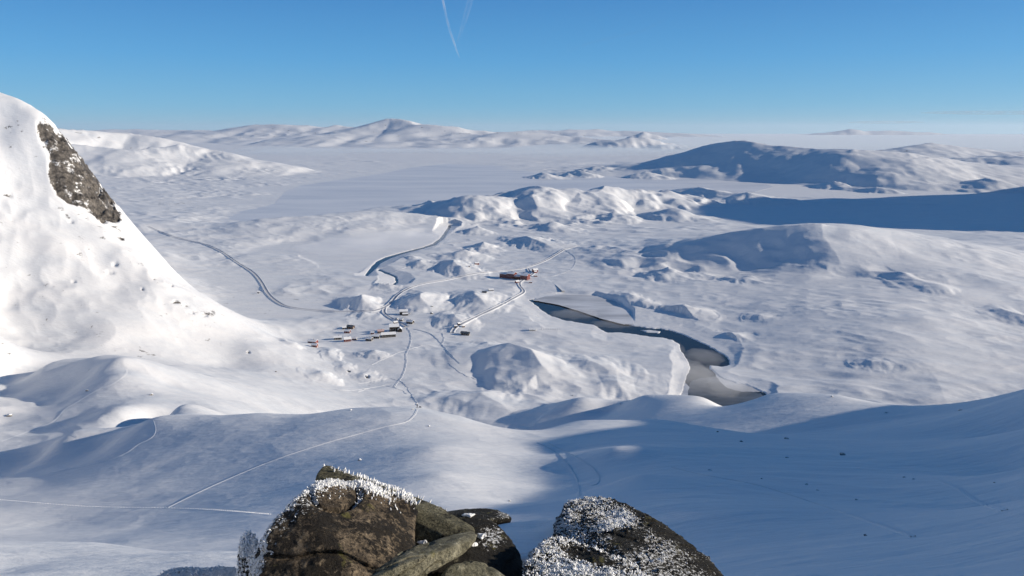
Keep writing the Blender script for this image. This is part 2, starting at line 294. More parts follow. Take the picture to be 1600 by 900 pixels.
def height(x, y, spacing=None, want=False):
    x = np.asarray(x, float).ravel(); y = np.asarray(y, float).ravel()
    r = np.hypot(x, y)
    if spacing is None: spacing = r * .004
    z = rbf(x, y)
    u0, v0 = proj(x, y, 0.0); front = y > 100
    rough = np.full(x.shape, .55)
    for (a, b, su, sv, am) in RB:
        rough = np.where(front, np.maximum(rough, am * np.exp(-((u0 - a) / su) ** 2 - ((v0 - b) / sv) ** 2)), rough)
    # warp
    wx = x + n2(x / 300, y / 300, 3) * 34 * np.clip(r / 2500, 0, 1) + n2(x / 80, y / 80, 4) * 8 * np.clip(r / 1500, 0, 1)
    wy = y + n2(x / 300, y / 300, 5) * 34 * np.clip(r / 2500, 0, 1) + n2(x / 80, y / 80, 6) * 8 * np.clip(r / 1500, 0, 1)
    # lakes are flat
    flat = np.ones(x.shape)
    if front.any():
        uu, vv = u0[front], v0[front]; fl = np.ones(uu.shape)
        wob = n2(x[front] / 90, y[front] / 90, 31) * 3 + n2(x[front] / 30, y[front] / 30, 32) * 1.2
        zf = z[front]
        for poly, soft in ((LAKE, 9.0), (BAY, 5.0), (POND, 2.0), (SIDE, 4.0)):
            dd = (in_poly(x[front], y[front], [gp(a, b) for a, b in poly]) / 18 if poly is LAKE else in_poly(uu, vv, poly)) + wob * (.5 if soft < 4 else 1)
            k = sstep(-soft, soft * .4, dd) * sstep(70, 6, zf)
            fl = fl * (1 - k)
        flat[front] = fl
    z = z * flat; keep = np.zeros(x.shape)
    mtn = sstep(-330, -480, x) * sstep(480, 640, y) * sstep(1500, 1200, y); rough = np.maximum(rough, .85 * mtn)
    rough = rough * (1 - .72 * sstep(-120, 0, x) * sstep(300, 360, y) * sstep(780, 700, y))
    for ent in CREST:
        if ent[0] == 'k': P = np.array(ent[1], float); _, _, wf, wb, rg = ent
        elif ent[0] == 'w': P = np.array(ent[1], float); _, _, wb, wf, rg = ent
        else: pts, wf, wb, rg = ent; P = np.array([px(*p) for p in pts], float)
        far = P[:, 1].mean() > 9000
        mw = max(wf, wb) * 2.2 + (150 if ent[0] != 'k' else 50); lo = P[:, 1].min() - mw; hi = P[:, 1].max() + mw; xl = P[:, 0].min() - mw; xh = P[:, 0].max() + mw
        m = (y > lo) & (y < hi) & (x > xl) & (x < xh)
        if not m.any(): continue
        X = (x if far else wx)[m]; Yy = (y if far else wy)[m]
        if far:
            X = X + n2(X / 2500, Yy / 2500, 8) * 250; Yy = Yy + n2(X / 2500, Yy / 2500, 9) * 300
        gn = P[-1, :2] - P[0, :2]; gn = np.array([-gn[1], gn[0]]) / np.hypot(*gn)
        tau = (.07 if far else .16) * min(wf, wb) + (10 if ent[0] != 'k' else 2); acc = np.zeros(X.shape); zc = np.zeros(X.shape); side = np.zeros(X.shape); dm = np.full(X.shape, 1e9); rec = []
        for a, b in zip(P[:-1], P[1:]):
            ex, ey = b[0] - a[0], b[1] - a[1]; L = ex * ex + ey * ey
            t = np.clip(((X - a[0]) * ex + (Yy - a[1]) * ey) / L, 0, 1)
            dx = X - a[0] - t * ex; dy = Yy - a[1] - t * ey; d = np.hypot(dx, dy)
            rec.append((d, a[2] + t * (b[2] - a[2]), (dx * gn[0] + dy * gn[1]) / np.maximum(d, 1e-3))); dm = np.minimum(dm, d)
        for d, zz, sd in rec:
            wq = np.exp(-np.minimum((d - dm) / tau, 40)); acc += wq; zc += wq * zz; side += wq * sd
        zc /= acc; side /= acc; d = dm
        sd_ = sstep(-.7, .7, side); wd = wf + (wb - wf) * sd_
        zb = np.minimum(z[m], 25) if far else z[m]
        # spurs and gullies running down from the crest
        gul = n2(X / (wf * .45), Yy / (wf * 1.3), 11) * .28 + n2(X / (wf * .17), Yy / (wf * .5), 12) * .12
        tt = np.clip(d / (wd * (1 + gul * rg)), 0, 1)
        g = (1 - tt) ** 1.35 * (1 + .35 * tt)
        hgt = np.maximum(zc - zb, 0)
        z[m] = zb + hgt * g if not far else np.maximum(z[m], hgt * g)
        keep[m] = np.maximum(keep[m], sstep(0, .5, g))
        rough[m] = np.maximum(rough[m], rg * sstep(0, .3, g) * .8 * (1 if not far else 1.3))
    bmask = np.zeros(x.shape)
    for (bx, by, bz, wl, wr, d, db) in BUMPS:
        m = (np.abs(x - bx) < max(wl, wr) * 5.0) & (np.abs(y - by) < max(d, db) * 4.5)
        if not m.any(): continue
        X = wx[m] * .5 + x[m] * .5 - bx; Yy = wy[m] * .5 + y[m] * .5 - by
        wob = 1 + .30 * n2(x[m] / (wl + wr) * 2.2, y[m] / (wl + wr) * 2.2, 21)
        q = np.sqrt((X / np.where(X < 0, wl * .85, wr * 1.7)) ** 2 + (Yy / np.where(Yy < 0, d * 1.15, db * 1.9)) ** 2) * wob
        g = np.clip(1 - q, 0, 1); g = g ** 1.25 * (1 + .45 * (1 - g))
        g = np.clip(g, 0, 1)
        z[m] += np.maximum(bz - z[m], 2.0) * g
        keep[m] = np.maximum(keep[m], sstep(0, .4, g)); bmask[m] = np.maximum(bmask[m], sstep(0, .3, g))
        rough[m] = np.maximum(rough[m], .45 * sstep(0, .4, g))
    # octaves of relief, each only where the grid can carry it
    streak = .92, .38
    out = np.zeros(x.shape)
    near = sstep(60, 500, r)
    for i, lam in enumerate((7000, 3200, 1700, 900, 420, 210, 110, 60, 33, 18, 10, 5.5, 3, 1.6, .8)):
        k = sstep(1.5, 3.0, lam / np.maximum(spacing, 1e-3)) * (1 - .6 * bmask * (lam >= 30))
        if lam > 100: k = k * sstep(lam * 1.0, lam * 4, r)
        if lam > 1000: k = k * sstep(1.0, 2.5, rough) * .45
        if lam <= 100: k = k * sstep(lam * .4, lam * 2.2, r)
        if not (k > 0).any(): continue
        s = k > 0
        # long axis follows the prevailing wind
        a = (x[s] * streak[0] - y[s] * streak[1]); b = (x[s] * streak[1] + y[s] * streak[0])
        nn = n2(a / (lam * 1.5), b / lam, 40 + i)
        if lam <= 2100: rid = (1 - np.abs(n2(a / (lam * 1.6) + 9.1, b / lam, 60 + i)) * 2)
        else: rid = nn
        rr = rough[s]
        amp = lam * .06 * (1 if lam < 400 else np.interp(0, [0, 1], [1, 1]) * (.35 + .65 * sstep(8000, 14000, r[s])))
        if lam < 70: amp = lam * .088 * (1 + .5 * sstep(.6, 1.1, rough[s]))
        if lam < 12: amp = lam * .04
        mod = np.clip(.55 + n2(a / (lam * 6), b / (lam * 6), 80 + i) * 1.1, .05, 1.6)
        loc = np.where(r[s] < 420, np.interp(r[s], [0, 30, 150, 420], [.9, .5, .28, .5]), 1.0) if lam > 20 else np.where(r[s] < 400, .55, 1.0)
        out[s] += k[s] * amp * rr * mod * (nn * .55 + (rid - .5) * .55) * loc
    z = z + out * np.maximum(flat, keep)
    z = np.where(front, np.where(z > 2.5, z, .7 + 1.8 * np.exp(np.clip(z - 2.5, -30, 0) / 1.8)), z)
    # river bed
    wmask = np.zeros(x.shape)
    sel = front & (v0 > 300) & (v0 < 660) & (u0 > 540) & (u0 < 1240)
    if sel.any():
        uu, vv = u0[sel], v0[sel]; jit = n2(x[sel] / 9, y[sel] / 9, 33) * .8 + n2(x[sel] / 26, y[sel] / 26, 34) * 1.2
        zs = z[sel]; wm = np.zeros(zs.shape)
        for k, poly in enumerate(WATERS):
            dd = in_poly(uu, vv, poly) + jit * .9 if k == 0 else in_poly(x[sel], y[sel], [gp(a, b) for a, b in poly]) + jit * .8
            if k == 0: dd = np.minimum(dd, -in_poly(uu, vv, FLOE) + jit * .3)
            xs_ = [0, .5, 9, 26, 60] if k == 0 else [0, 1, 9, 34, 70]
            zs = np.minimum(zs, np.where(dd > 0, -1.2, np.interp(-dd, xs_, [-.2, .6, 1.8, 6.0, 400])))
            zs = np.where((dd < 0) & (dd > -3 - 3 * (k > 0)), np.maximum(zs, .8 * np.minimum(-dd, 1)), zs)
            wm = np.maximum(wm, sstep(-.5, .2, dd))
        z[sel] = zs; wmask[sel] = wm
    if want: return z, rough, u0, v0
    return z
# rock attribute: where the snow does not hold.  Pixel-space blobs evaluated on the true surface
CLIFF = [(58, 192), (84, 196), (118, 212), (146, 250), (160, 282), (180, 310), (190, 345), (160, 346), (126, 322), (108, 316), (88, 302), (76, 272), (76, 240), (62, 215)]
ROCKS = [(178, 352, 10, 4), (190, 372, 7, 6), (172, 426, 16, 3), (180, 413, 9, 3), (110, 347, 9, 2.5), (12, 305, 16, 4), (20, 344, 7, 1.5), (290, 478, 12, 3), (272, 472, 12, 3), (320, 492, 10, 3), (222, 451, 5, 2), (62, 344, 4, 1.5), (115, 440, 8, 2), (300, 488, 14, 2), (268, 446, 5, 2), (120, 388, 4, 1.5), (240, 436, 4, 1.5), (86, 210, 12, 6), (120, 268, 9, 7),
         (574, 588, 6, 3), (545, 580, 4, 2), (388, 550, 5, 2), (135, 340, 6, 3), (160, 346, 5, 4)]
# ------------------------------------------------------------------ materials
def mat(name, col, rough=.6, spec=.3):
    m = bpy.data.materials.new(name); m.use_nodes = True; b = m.node_tree.nodes['Principled BSDF']
    b.inputs['Base Color'].default_value = (*col, 1); b.inputs['Roughness'].default_value = rough; b.inputs['Specular IOR Level'].default_value = spec
    return m
def nd(m, t, **k):
    n = m.node_tree.nodes.new(t)
    for a, b in k.items():
        if a in n.inputs: n.inputs[a].default_value = b
        else: setattr(n, a, b)
    return n
def lk(m, a, b): m.node_tree.links.new(a, b)
def noise(m, scale, detail=4, rough=.55, vec=None):
    n = nd(m, 'ShaderNodeTexNoise', Scale=scale, Detail=detail, Roughness=rough)
    if vec is not None: lk(m, vec, n.inputs['Vector'])
    return n
def ramp(m, src, stops):
    r = nd(m, 'ShaderNodeValToRGB'); e = r.color_ramp.elements
    while len(e) > 1: e.remove(e[0])
    for i, (p, cc) in enumerate(stops):
        el = e[0] if i == 0 else e.new(p)
        el.position = p; el.color = (*cc, 1) if len(cc) == 3 else cc
    lk(m, src, r.inputs[0]); return r
def mixc(m, fac, a, b):
    x = nd(m, 'ShaderNodeMix', data_type='RGBA')
    for s, v in ((x.inputs[0], fac), (x.inputs[6], a), (x.inputs[7], b)):
        if hasattr(v, 'links'): lk(m, v, s)
        elif isinstance(v, (int, float)): s.default_value = v
        else: s.default_value = (*v, 1)
    return x.outputs[2]
def mth(m, op, a, b=0.0, clamp=False):
    x = nd(m, 'ShaderNodeMath', operation=op, use_clamp=clamp)
    for s, v in zip(x.inputs, (a, b)):
        if hasattr(v, 'links'): lk(m, v, s)
        else: s.default_value = v
    return x.outputs[0]
def snow_mat():
    m = mat('snow', (.86, .87, .88), .55, .25); b = m.node_tree.nodes['Principled BSDF']
    g = nd(m, 'ShaderNodeNewGeometry'); pos = g.outputs['Position']
    at = nd(m, 'ShaderNodeAttribute', attribute_name='rock'); 
    # stretched coordinates for the wind crust
    mp = nd(m, 'ShaderNodeMapping'); mp.inputs['Rotation'].default_value = (0, 0, R(-22)); mp.inputs['Scale'].default_value = (.35, 1, .5); lk(m, pos, mp.inputs[0])
    n1 = noise(m, .035, 6, .6, mp.outputs[0]); n2_ = noise(m, .45, 5, .6, mp.outputs[0]); n3_ = noise(m, 9.0, 5, .65, pos)
    # snow: faint patches of hard older crust
    crust = ramp(m, n1.outputs[0], [(.35, (.77, .79, .81)), (.6, (.84, .84, .84))])
    # rock
    rn = noise(m, .05, 10, .74, pos); rn2 = noise(m, .16, 7, .75, pos)
    rc = ramp(m, rn2.outputs[0], [(.38, (.03, .028, .026)), (.5, (.09, .08, .07)), (.64, (.20, .18, .155))])
    cd = nd(m, 'ShaderNodeVectorMath', operation='DISTANCE'); lk(m, pos, cd.inputs[0]); cd.inputs[1].default_value = (0, 0, CAMZ)
    rnf = noise(m, .006, 8, .7, pos); fm = nd(m, 'ShaderNodeMapRange', **{'From Min': 2500, 'From Max': 8000}); lk(m, cd.outputs['Value'], fm.inputs[0])
    rmx = nd(m, 'ShaderNodeMix', data_type='FLOAT'); lk(m, fm.outputs[0], rmx.inputs[0]); lk(m, rn.outputs[0], rmx.inputs[2]); lk(m, rnf.outputs[0], rmx.inputs[3])
    f = mth(m, 'ADD', at.outputs['Fac'], mth(m, 'MULTIPLY', mth(m, 'SUBTRACT', rmx.outputs[0], .5), 2.6))
    # steep faces shed their snow
    sx = nd(m, 'ShaderNodeSeparateXYZ'); lk(m, g.outputs['True Normal'], sx.inputs[0])
    st = nd(m, 'ShaderNodeMapRange', **{'From Min': .80, 'From Max': .62, 'To Min': -.25, 'To Max': .5}); lk(m, sx.outputs[2], st.inputs[0])
    f2 = nd(m, 'ShaderNodeMapRange', **{'From Min': .45, 'From Max': .6}); lk(m, f, f2.inputs[0])
    lk(m, mixc(m, f2.outputs[0], crust.outputs[0], rc.outputs[0]), b.inputs['Base Color'])
    # relief at three sizes, each fading out beyond the distance at which it can be seen
    cd = nd(m, 'ShaderNodeVectorMath', operation='DISTANCE'); lk(m, pos, cd.inputs[0]); cd.inputs[1].default_value = (0, 0, CAMZ)
    def fade(a, bb):
        q = nd(m, 'ShaderNodeMapRange', **{'From Min': a, 'From Max': bb, 'To Min': 1.0, 'To Max': 0.0}); lk(m, cd.outputs['Value'], q.inputs[0]); return q.outputs[0]
    h = mth(m, 'ADD', mth(m, 'MULTIPLY', n3_.outputs[0], mth(m, 'MULTIPLY', fade(10, 60), .012)),
            mth(m, 'ADD', mth(m, 'MULTIPLY', n2_.outputs[0], .30), mth(m, 'MULTIPLY', n1.outputs[0], 3.0)))
    n6 = noise(m, 2.4, 4, .6, mp.outputs[0]); n7 = noise(m, 55, 4, .6, pos)
    h = mth(m, 'ADD', h, mth(m, 'ADD', mth(m, 'MULTIPLY', n6.outputs[0], mth(m, 'MULTIPLY', fade(150, 900), .075)), mth(m, 'MULTIPLY', n7.outputs[0], mth(m, 'MULTIPLY', fade(6, 25), .004))))
    n4 = noise(m, .012, 5, .6, mp.outputs[0])
    h = mth(m, 'ADD', h, mth(m, 'MULTIPLY', n4.outputs[0], 2.5))
    bp = nd(m, 'ShaderNodeBump', Strength=.8, Distance=1.0); lk(m, h, bp.inputs['Height']); lk(m, bp.outputs[0], b.inputs['Normal'])
    return m
SNOW = snow_mat()
# ------------------------------------------------------------------ the ground sheet
def axis():
    r = [1.2]
    while r[-1] < 85000:
        q = r[-1]
        k = np.interp(math.log(q), [math.log(a) for a in (1.2, 40, 130, 420, 5000, 16000, 30000, 85000)], [.03, .014,   .0050, .0029, .0030, .0065, .008, .03])
        r.append(q * (1 + k))
    return np.array(r)
def azim():
    a = [np.linspace(-180, -60, 40, endpoint=False), np.linspace(-60, -37.5, 70, endpoint=False), np.linspace(-37.5, 37.5, 1200, endpoint=False), np.linspace(37.5, 75, 180, endpoint=False), np.linspace(75, 180, 60, endpoint=False)]
    return np.radians(np.concatenate(a))
rr, aa = axis(), azim()
nr, na = len(rr), len(aa)
Rg, Ag = np.meshgrid(rr, aa, indexing='ij')
gx_, gy_ = (Rg * np.sin(Ag)).ravel(), (Rg * np.cos(Ag)).ravel()
spc = np.repeat(np.maximum(np.gradient(rr), rr * .0013), na)
gz_, rough_, u0_, v0_ = height(gx_, gy_, spc, True)
up_, vp_ = proj(gx_, gy_, gz_)
rk = in_poly(up_, vp_, CLIFF); vis = (gy_ > 500) & (gy_ < 1400) & (up_ < 700)
rockw = np.where(vis, sstep(-10, 6, rk) * .75, 0)
for (a, b, su, sv) in ROCKS:
    q = np.exp(-((up_ - a) / su) ** 2 - ((vp_ - b) / sv) ** 2)
    rockw = np.where(vis, np.maximum(rockw, q * .52), rockw)
rockw = np.where(vis & (vp_ > 150) & (vp_ < 560) & (gx_ < -330), np.maximum(rockw, .13 + .14 * np.clip(n2(gx_ / 90, gz_ / 60, 205), 0, 1)), rockw)
rockw = np.where((gy_ > 4000) & (gz_ > 60), np.maximum(rockw, np.clip(.14 + .10 * n2(gx_ / 700, gy_ / 700, 206), 0, .24)), rockw)
fr = (gy_ > 1200) & (gy_ < 6000)
for (a, b, su, sv, am) in ((270, 320, 110, 18, .30), (420, 300, 60, 12, .2), (860, 300, 90, 12, .1), (300, 352, 40, 4, .26)):
    rockw = np.where(fr, np.maximum(rockw, am * np.exp(-((u0_ - a) / su) ** 2 - ((v0_ - b) / sv) ** 2)), rockw)
cl = rockw > .3
cx_s = gx_[cl]; cy_s = gy_[cl]; cz_s = gz_[cl]
gz_[cl] -= sstep(.3, .75, rockw[cl]) * (np.abs(n2(cy_s / 30, cz_s / 26, 201)) * 16 + np.abs(n2(cy_s / 11, cz_s / 9, 202)) * 7 + np.abs(n2(cx_s / 5, cz_s / 4, 203)) * 3)
co = np.stack([gx_, gy_, gz_], 1)
ctr = len(co); co = np.vstack([co, [[0, 0, CAMZ - 1.7]]])
i0 = (np.arange(nr - 1)[:, None] * na + np.arange(na)[None]).ravel(); j0 = (np.arange(nr - 1)[:, None] * na + (np.arange(na)[None] + 1) % na).ravel()
quads = np.stack([i0, j0, j0 + na, i0 + na], 1)
tri = np.stack([np.full(na, ctr), (np.arange(na) + 1) % na, np.arange(na)], 1)
me = bpy.data.meshes.new('snow_ground')
me.vertices.add(len(co)); me.vertices.foreach_set('co', co.ravel().astype(np.float32))
nl = quads.size + tri.size; me.loops.add(nl); me.loops.foreach_set('vertex_index', np.concatenate([quads[:, ::-1].ravel(), tri[:, ::-1].ravel()]).astype(np.int32))
me.polygons.add(len(quads) + len(tri))
me.polygons.foreach_set('loop_start', np.concatenate([np.arange(len(quads)) * 4, quads.size + np.arange(len(tri)) * 3]).astype(np.int32))
me.polygons.foreach_set('use_smooth', np.ones(len(quads) + len(tri), bool))
me.update(calc_edges=True)
at = me.attributes.new('rock', 'FLOAT', 'POINT'); at.data.foreach_set('value', np.append(rockw, 0).astype(np.float32))
me.materials.append(SNOW)
ground = bpy.data.objects.new('snow_ground', me); COL.objects.link(ground); tag(ground, kind='structure')
# fast height lookup on the sheet itself
def ground_z(x, y):
    x = np.atleast_1d(np.asarray(x, float)); y = np.atleast_1d(np.asarray(y, float))
    r = np.hypot(x, y); a = np.arctan2(x, y)
    i = np.clip(np.searchsorted(rr, r) - 1, 0, nr - 2); fi = np.clip((r - rr[i]) / (rr[i + 1] - rr[i]), 0, 1)
    j = np.clip(np.searchsorted(aa, a) - 1, 0, na - 2); fj = np.clip((a - aa[j]) / (aa[j + 1] - aa[j]), 0, 1)
    Z = gz_.reshape(nr, na)
    return (Z[i, j] * (1 - fj) + Z[i, j + 1] * fj) * (1 - fi) + (Z[i + 1, j] * (1 - fj) + Z[i + 1, j + 1] * fj) * fi
def hit(u, v, y0=60.0, y1=30000.0):
    """first ground point seen through photo pixel (u, v)"""
    Y = np.exp(np.linspace(math.log(y0), math.log(y1), 6000)); X, Y, Z = px(u, v, Y)
    g = ground_z(X, Y); k = np.nonzero(Z <= g)[0]
    i = k[0] if len(k) else len(Y) - 1
    if i > 0:
        a = Z[i - 1] - g[i - 1]; b = g[i] - Z[i]; t = a / max(a + b, 1e-9)
        return float(X[i - 1] + (X[i] - X[i - 1]) * t), float(Y[i - 1] + (Y[i] - Y[i - 1]) * t)
    return float(X[i]), float(Y[i])
WATER = mat('water', (.010, .012, .014), .2, .22)
_b = noise(WATER, .35, 3); _bp = nd(WATER, 'ShaderNodeBump', Strength=.06, Distance=.2); lk(WATER, _b.outputs[0], _bp.inputs['Height']); lk(WATER, _bp.outputs[0], WATER.node_tree.nodes['Principled BSDF'].inputs['Normal'])
def water_sheet(name, poly, grow=1.5, z=0.0):
    pts = [gp(u, v, z) for u, v in poly]
    P = np.array(pts); cen = P.mean(0)
    bm = bmesh.new(); vs = [bm.verts.new((p[0], p[1], z)) for p in P]; bm.faces.new(vs)
    bmesh.ops.triangulate(bm, faces=bm.faces[:])
    bm.normal_update()
    for f in bm.faces:
        if f.normal.z < 0: f.normal_flip()
    me = bpy.data.meshes.new(name); bm.to_mesh(me); bm.free(); me.materials.append(WATER)
    o = bpy.data.objects.new(name, me); COL.objects.link(o); return tag(o, kind='structure')
water_sheet('river', [(800, 455), (1000, 490), (1090, 505), (1180, 550), (1240, 600), (1260, 660), (1000, 660), (1030, 560), (900, 540), (800, 490)])
water_sheet('stream', ribbon_poly([(704, 351)] + CREEK[1:] + [(566, 436)], 16))
water_sheet('stream', ribbon_poly(CREEK2, 9))
# ------------------------------------------------------------------ ice sheets on the lakes
def ice_mat(name, c1, c2, scale, lo, hi, rough=.45):
    m = mat(name, c1, rough, .3); b = m.node_tree.nodes['Principled BSDF']; g = nd(m, 'ShaderNodeNewGeometry')
    mp = nd(m, 'ShaderNodeMapping'); mp.inputs['Scale'].default_value = (.35, 1, 1); mp.inputs['Rotation'].default_value = (0, 0, R(14)); lk(m, g.outputs['Position'], mp.inputs[0])
    n = noise(m, scale, 7, .62, mp.outputs[0]); lk(m, ramp(m, n.outputs[0], [(lo, c1), (hi, c2)]).outputs[0], b.inputs['Base Color'])
    return m
LAKEICE = ice_mat('lake_ice', (.66, .69, .74), (.80, .81, .83), .004, .38, .6)
GREYICE = ice_mat('grey_ice', (.40, .41, .43), (.74, .75, .77), .02, .34, .60)
THINICE = ice_mat('thin_ice', (.07, .08, .09), (.24, .255, .275), .03, .40, .68, .3)
def sheet(name, poly, z, m, jitter=0.0, thick=.25, seed=0):
    pts = []
    n = len(poly)
    for i in range(n):
        a = poly[i]; b = poly[(i + 1) % n]; k = max(1, int(math.hypot(b[0] - a[0], b[1] - a[1]) / 3))
        for j in range(k):
            t = j / k; pts.append((a[0] + (b[0] - a[0]) * t, a[1] + (b[1] - a[1]) * t))
    P = [gp(u, v, z) for u, v in pts]; rng = random.Random(seed)
    P = [(x + rng.gauss(0, jitter), y + rng.gauss(0, jitter)) for x, y in P]
    bm = bmesh.new(); f = bm.faces.new([bm.verts.new((x, y, z)) for x, y in P]); bm.normal_update()
    if f.normal.z < 0: f.normal_flip()
    ret = bmesh.ops.extrude_face_region(bm, geom=[f]); 
    for v in ret['geom']:
        if isinstance(v, bmesh.types.BMVert): v.co.z += 0
    for v in bm.verts: pass
    top = [g for g in ret['geom'] if isinstance(g, bmesh.types.BMFace)]
    for fc in top:
        for v in fc.verts: v.co.z = z
    for v in bm.verts:
        if not any(fc in top for fc in v.link_faces): v.co.z = z - thick
    bmesh.ops.triangulate(bm, faces=bm.faces[:]); bmesh.ops.recalc_face_normals(bm, faces=bm.faces[:])
    me = bpy.data.meshes.new(name); bm.to_mesh(me); bm.free(); me.materials.append(m)
    o = bpy.data.objects.new(name, me); COL.objects.link(o); return tag(o, kind='structure')
sheet('frozen_lake', LAKE, 1.5, LAKEICE)
sheet('pond_ice', [(832, 469), (852, 463), (880, 460), (930, 462), (962, 471), (984, 487), (990, 506), (975, 507), (940, 498), (905, 486), (872, 476), (850, 472)], 1.35, GREYICE, .4)
sheet('river_ice', [(1112, 576), (1122, 583), (1140, 592), (1158, 596), (1175, 603), (1192, 612), (1160, 612), (1135, 606), (1122, 592)], .12, GREYICE, .6, seed=3)
sheet('river_ice', [(1070, 596), (1076, 605), (1074, 625), (1060, 640), (1040, 640), (1050, 615), (1062, 604)], .12, GREYICE, .6, seed=4)
sheet('river_ice', [(1096, 590), (1120, 588), (1150, 600), (1190, 616), (1215, 640), (1062, 640), (1075, 612), (1080, 596)], .05, THINICE, .8, seed=5)
# ------------------------------------------------------------------ roads and trodden tracks
ROADM = mat('packed_snow_road', (.50, .51, .54), .7, .2)
BERM = mat('ploughed_snow', (.86, .87, .88), .6, .2)
def densify(pts, step=1.2, y0=60.0):
    """Catmull-Rom through photo pixels, dropped on the ground"""
    out = []; n = len(pts)
    for i in range(n - 1):
        p0 = pts[max(i - 1, 0)]; p1 = pts[i]; p2 = pts[i + 1]; p3 = pts[min(i + 2, n - 1)]
        k = max(2, int(math.hypot(p2[0] - p1[0], p2[1] - p1[1]) / step))
        for j in range(k):
            t = j / k; q = []
            for a in (0, 1):
                q.append(.5 * (2 * p1[a] + (p2[a] - p0[a]) * t + (2 * p0[a] - 5 * p1[a] + 4 * p2[a] - p3[a]) * t * t + (3 * p1[a] - p0[a] - 3 * p2[a] + p3[a]) * t ** 3))
            out.append(q)
    out.append(pts[-1])
    w_ = [hit(u, v, y0) for u, v in out]
    # resample evenly in the world and smooth the jumps away
    P = np.array(w_)
    for _ in range(2): P[1:-1] = (P[:-2] + 2 * P[1:-1] + P[2:]) / 4
    return P
def resample(P, ds):
    d = np.concatenate([[0], np.cumsum(np.hypot(*np.diff(P, axis=0).T))]); s = np.arange(0, d[-1], ds)
    return np.stack([np.interp(s, d, P[:, 0]), np.interp(s, d, P[:, 1])], 1)
def strip(name, pts, prof, mats, midx, ds, y0=60.0, zoff=0.0, wob=0.0):
    P = resample(densify(pts, y0=y0), ds); n = len(P)
    T = np.gradient(P, axis=0); T /= np.maximum(np.hypot(T[:, 0], T[:, 1]), 1e-6)[:, None]; N = np.stack([T[:, 1], -T[:, 0]], 1)
    if wob: P = P + N * (n2(P[:, 0] / 9, P[:, 1] / 9, 77) * wob)[:, None]
    V = []; m = len(prof)
    base = ground_z(P[:, 0], P[:, 1])
    for k, (o, h) in enumerate(prof):
        X = P + N * o; g = ground_z(X[:, 0], X[:, 1]); V.append(np.column_stack([X, np.maximum(g, base - .4 if h > 0 else g) + h + zoff]))
    V = np.stack(V, 1).reshape(-1, 3); F = []; MI = []
    for i in range(n - 1):
        for k in range(m - 1):
            F.append((i * m + k, i * m + k + 1, (i + 1) * m + k + 1, (i + 1) * m + k)); MI.append(midx[k])
    o = link_mesh(name, V, F, mats, smooth=True); o.data.polygons.foreach_set('material_index', MI)
    return tag(o, kind='structure')
def road(pts, w_=2.6, name='road'):
    strip(name, pts, [(-w_ - 3, -.6), (-w_ - .9, 1.3), (-w_, .55), (w_, .55), (w_ + .9, 1.3), (w_ + 3, -.6)], [ROADM, BERM], [1, 1, 0, 1, 1], 4.0)
road([(232, 354), (262, 367), (290, 375), (320, 382), (345, 393), (370, 410), (395, 426), (408, 441), (418, 458), (430, 470), (448, 479), (480, 484), (520, 487), (560, 487), (588, 485), (606, 477), (615, 468), (622, 461), (640, 450), (665, 443), (700, 437), (740, 428), (780, 424), (815, 420), (848, 409), (870, 397), (882, 390), (905, 384)])
road([(601, 481), (600, 489), (610, 497), (622, 503), (636, 511)], 2.0)
road([(706, 520), (713, 511), (740, 497), (780, 478), (806, 464), (818, 456), (812, 447), (812, 441), (824, 434), (834, 427)], 2.0)
road([(825, 420), (827, 424), (832, 428)], 1.8)
def track(pts, w_=.35, h=.14, ds=1.0, y0=60.0, name='ski_track', wob=0.0):
    strip(name, pts, [(-w_ * 1.6, -.05), (-w_, h), (-w_ * .4, .02), (w_ * .4, .02), (w_, h), (w_ * 1.6, -.05)], [BERM], [0] * 5, ds, y0, 0.0, wob)
for p, a in (([(262, 793), (330, 760), (420, 722), (500, 695), (560, 678), (600, 667), (632, 660), (646, 650), (652, 639)], .30),
             ([(0, 690), (60, 668), (84, 657), (100, 640), (120, 628), (150, 610), (175, 600), (196, 585), (197, 577)], .55), ([(86, 659), (98, 672), (122, 684)], .4), ([(88, 658), (104, 668), (122, 683)], .4),
             ([(238, 657), (242, 672), (236, 684), (216, 694), (196, 708), (160, 722), (110, 733), (75, 740)], .4), ([(840, 692), (868, 706), (890, 730), (903, 752), (906, 775)], .17),
             ([(858, 693), (900, 714), (928, 733), (937, 748), (930, 758), (915, 756)], .15), ([(1050, 730), (1100, 742), (1180, 757), (1240, 775), (1300, 795), (1350, 812), (1430, 840)], .22), ([(1460, 746), (1500, 765), (1530, 785), (1570, 798)], .25)):
    track(p, a, ds=.8)
for p in ([(560, 600), (600, 592), (626, 596), (640, 612), (652, 634)], [(560, 612), (590, 604), (618, 606), (636, 616)], [(500, 604), (540, 610), (580, 606), (612, 600)], [(700, 568), (735, 590), (790, 600)]):
    track(p, .45, .25, 1.5, 400.0, 'ski_track', 2.0)
for p in ([(636, 512), (642, 524), (640, 540), (634, 555), (634, 570), (628, 588), (615, 605)], [(646, 514), (660, 517), (690, 520), (722, 521)], [(660, 517), (676, 524), (690, 538), (700, 550), (718, 568)], [(690, 521), (694, 530), (688, 540)],
          [(885, 392), (899, 404), (893, 420), (870, 430), (845, 434)], [(606, 430), (640, 415)], [(580, 570), (620, 552), (660, 540)]):
    track(p, .75, .35, 3.0, 600.0, 'snowmobile_track', 1.0)
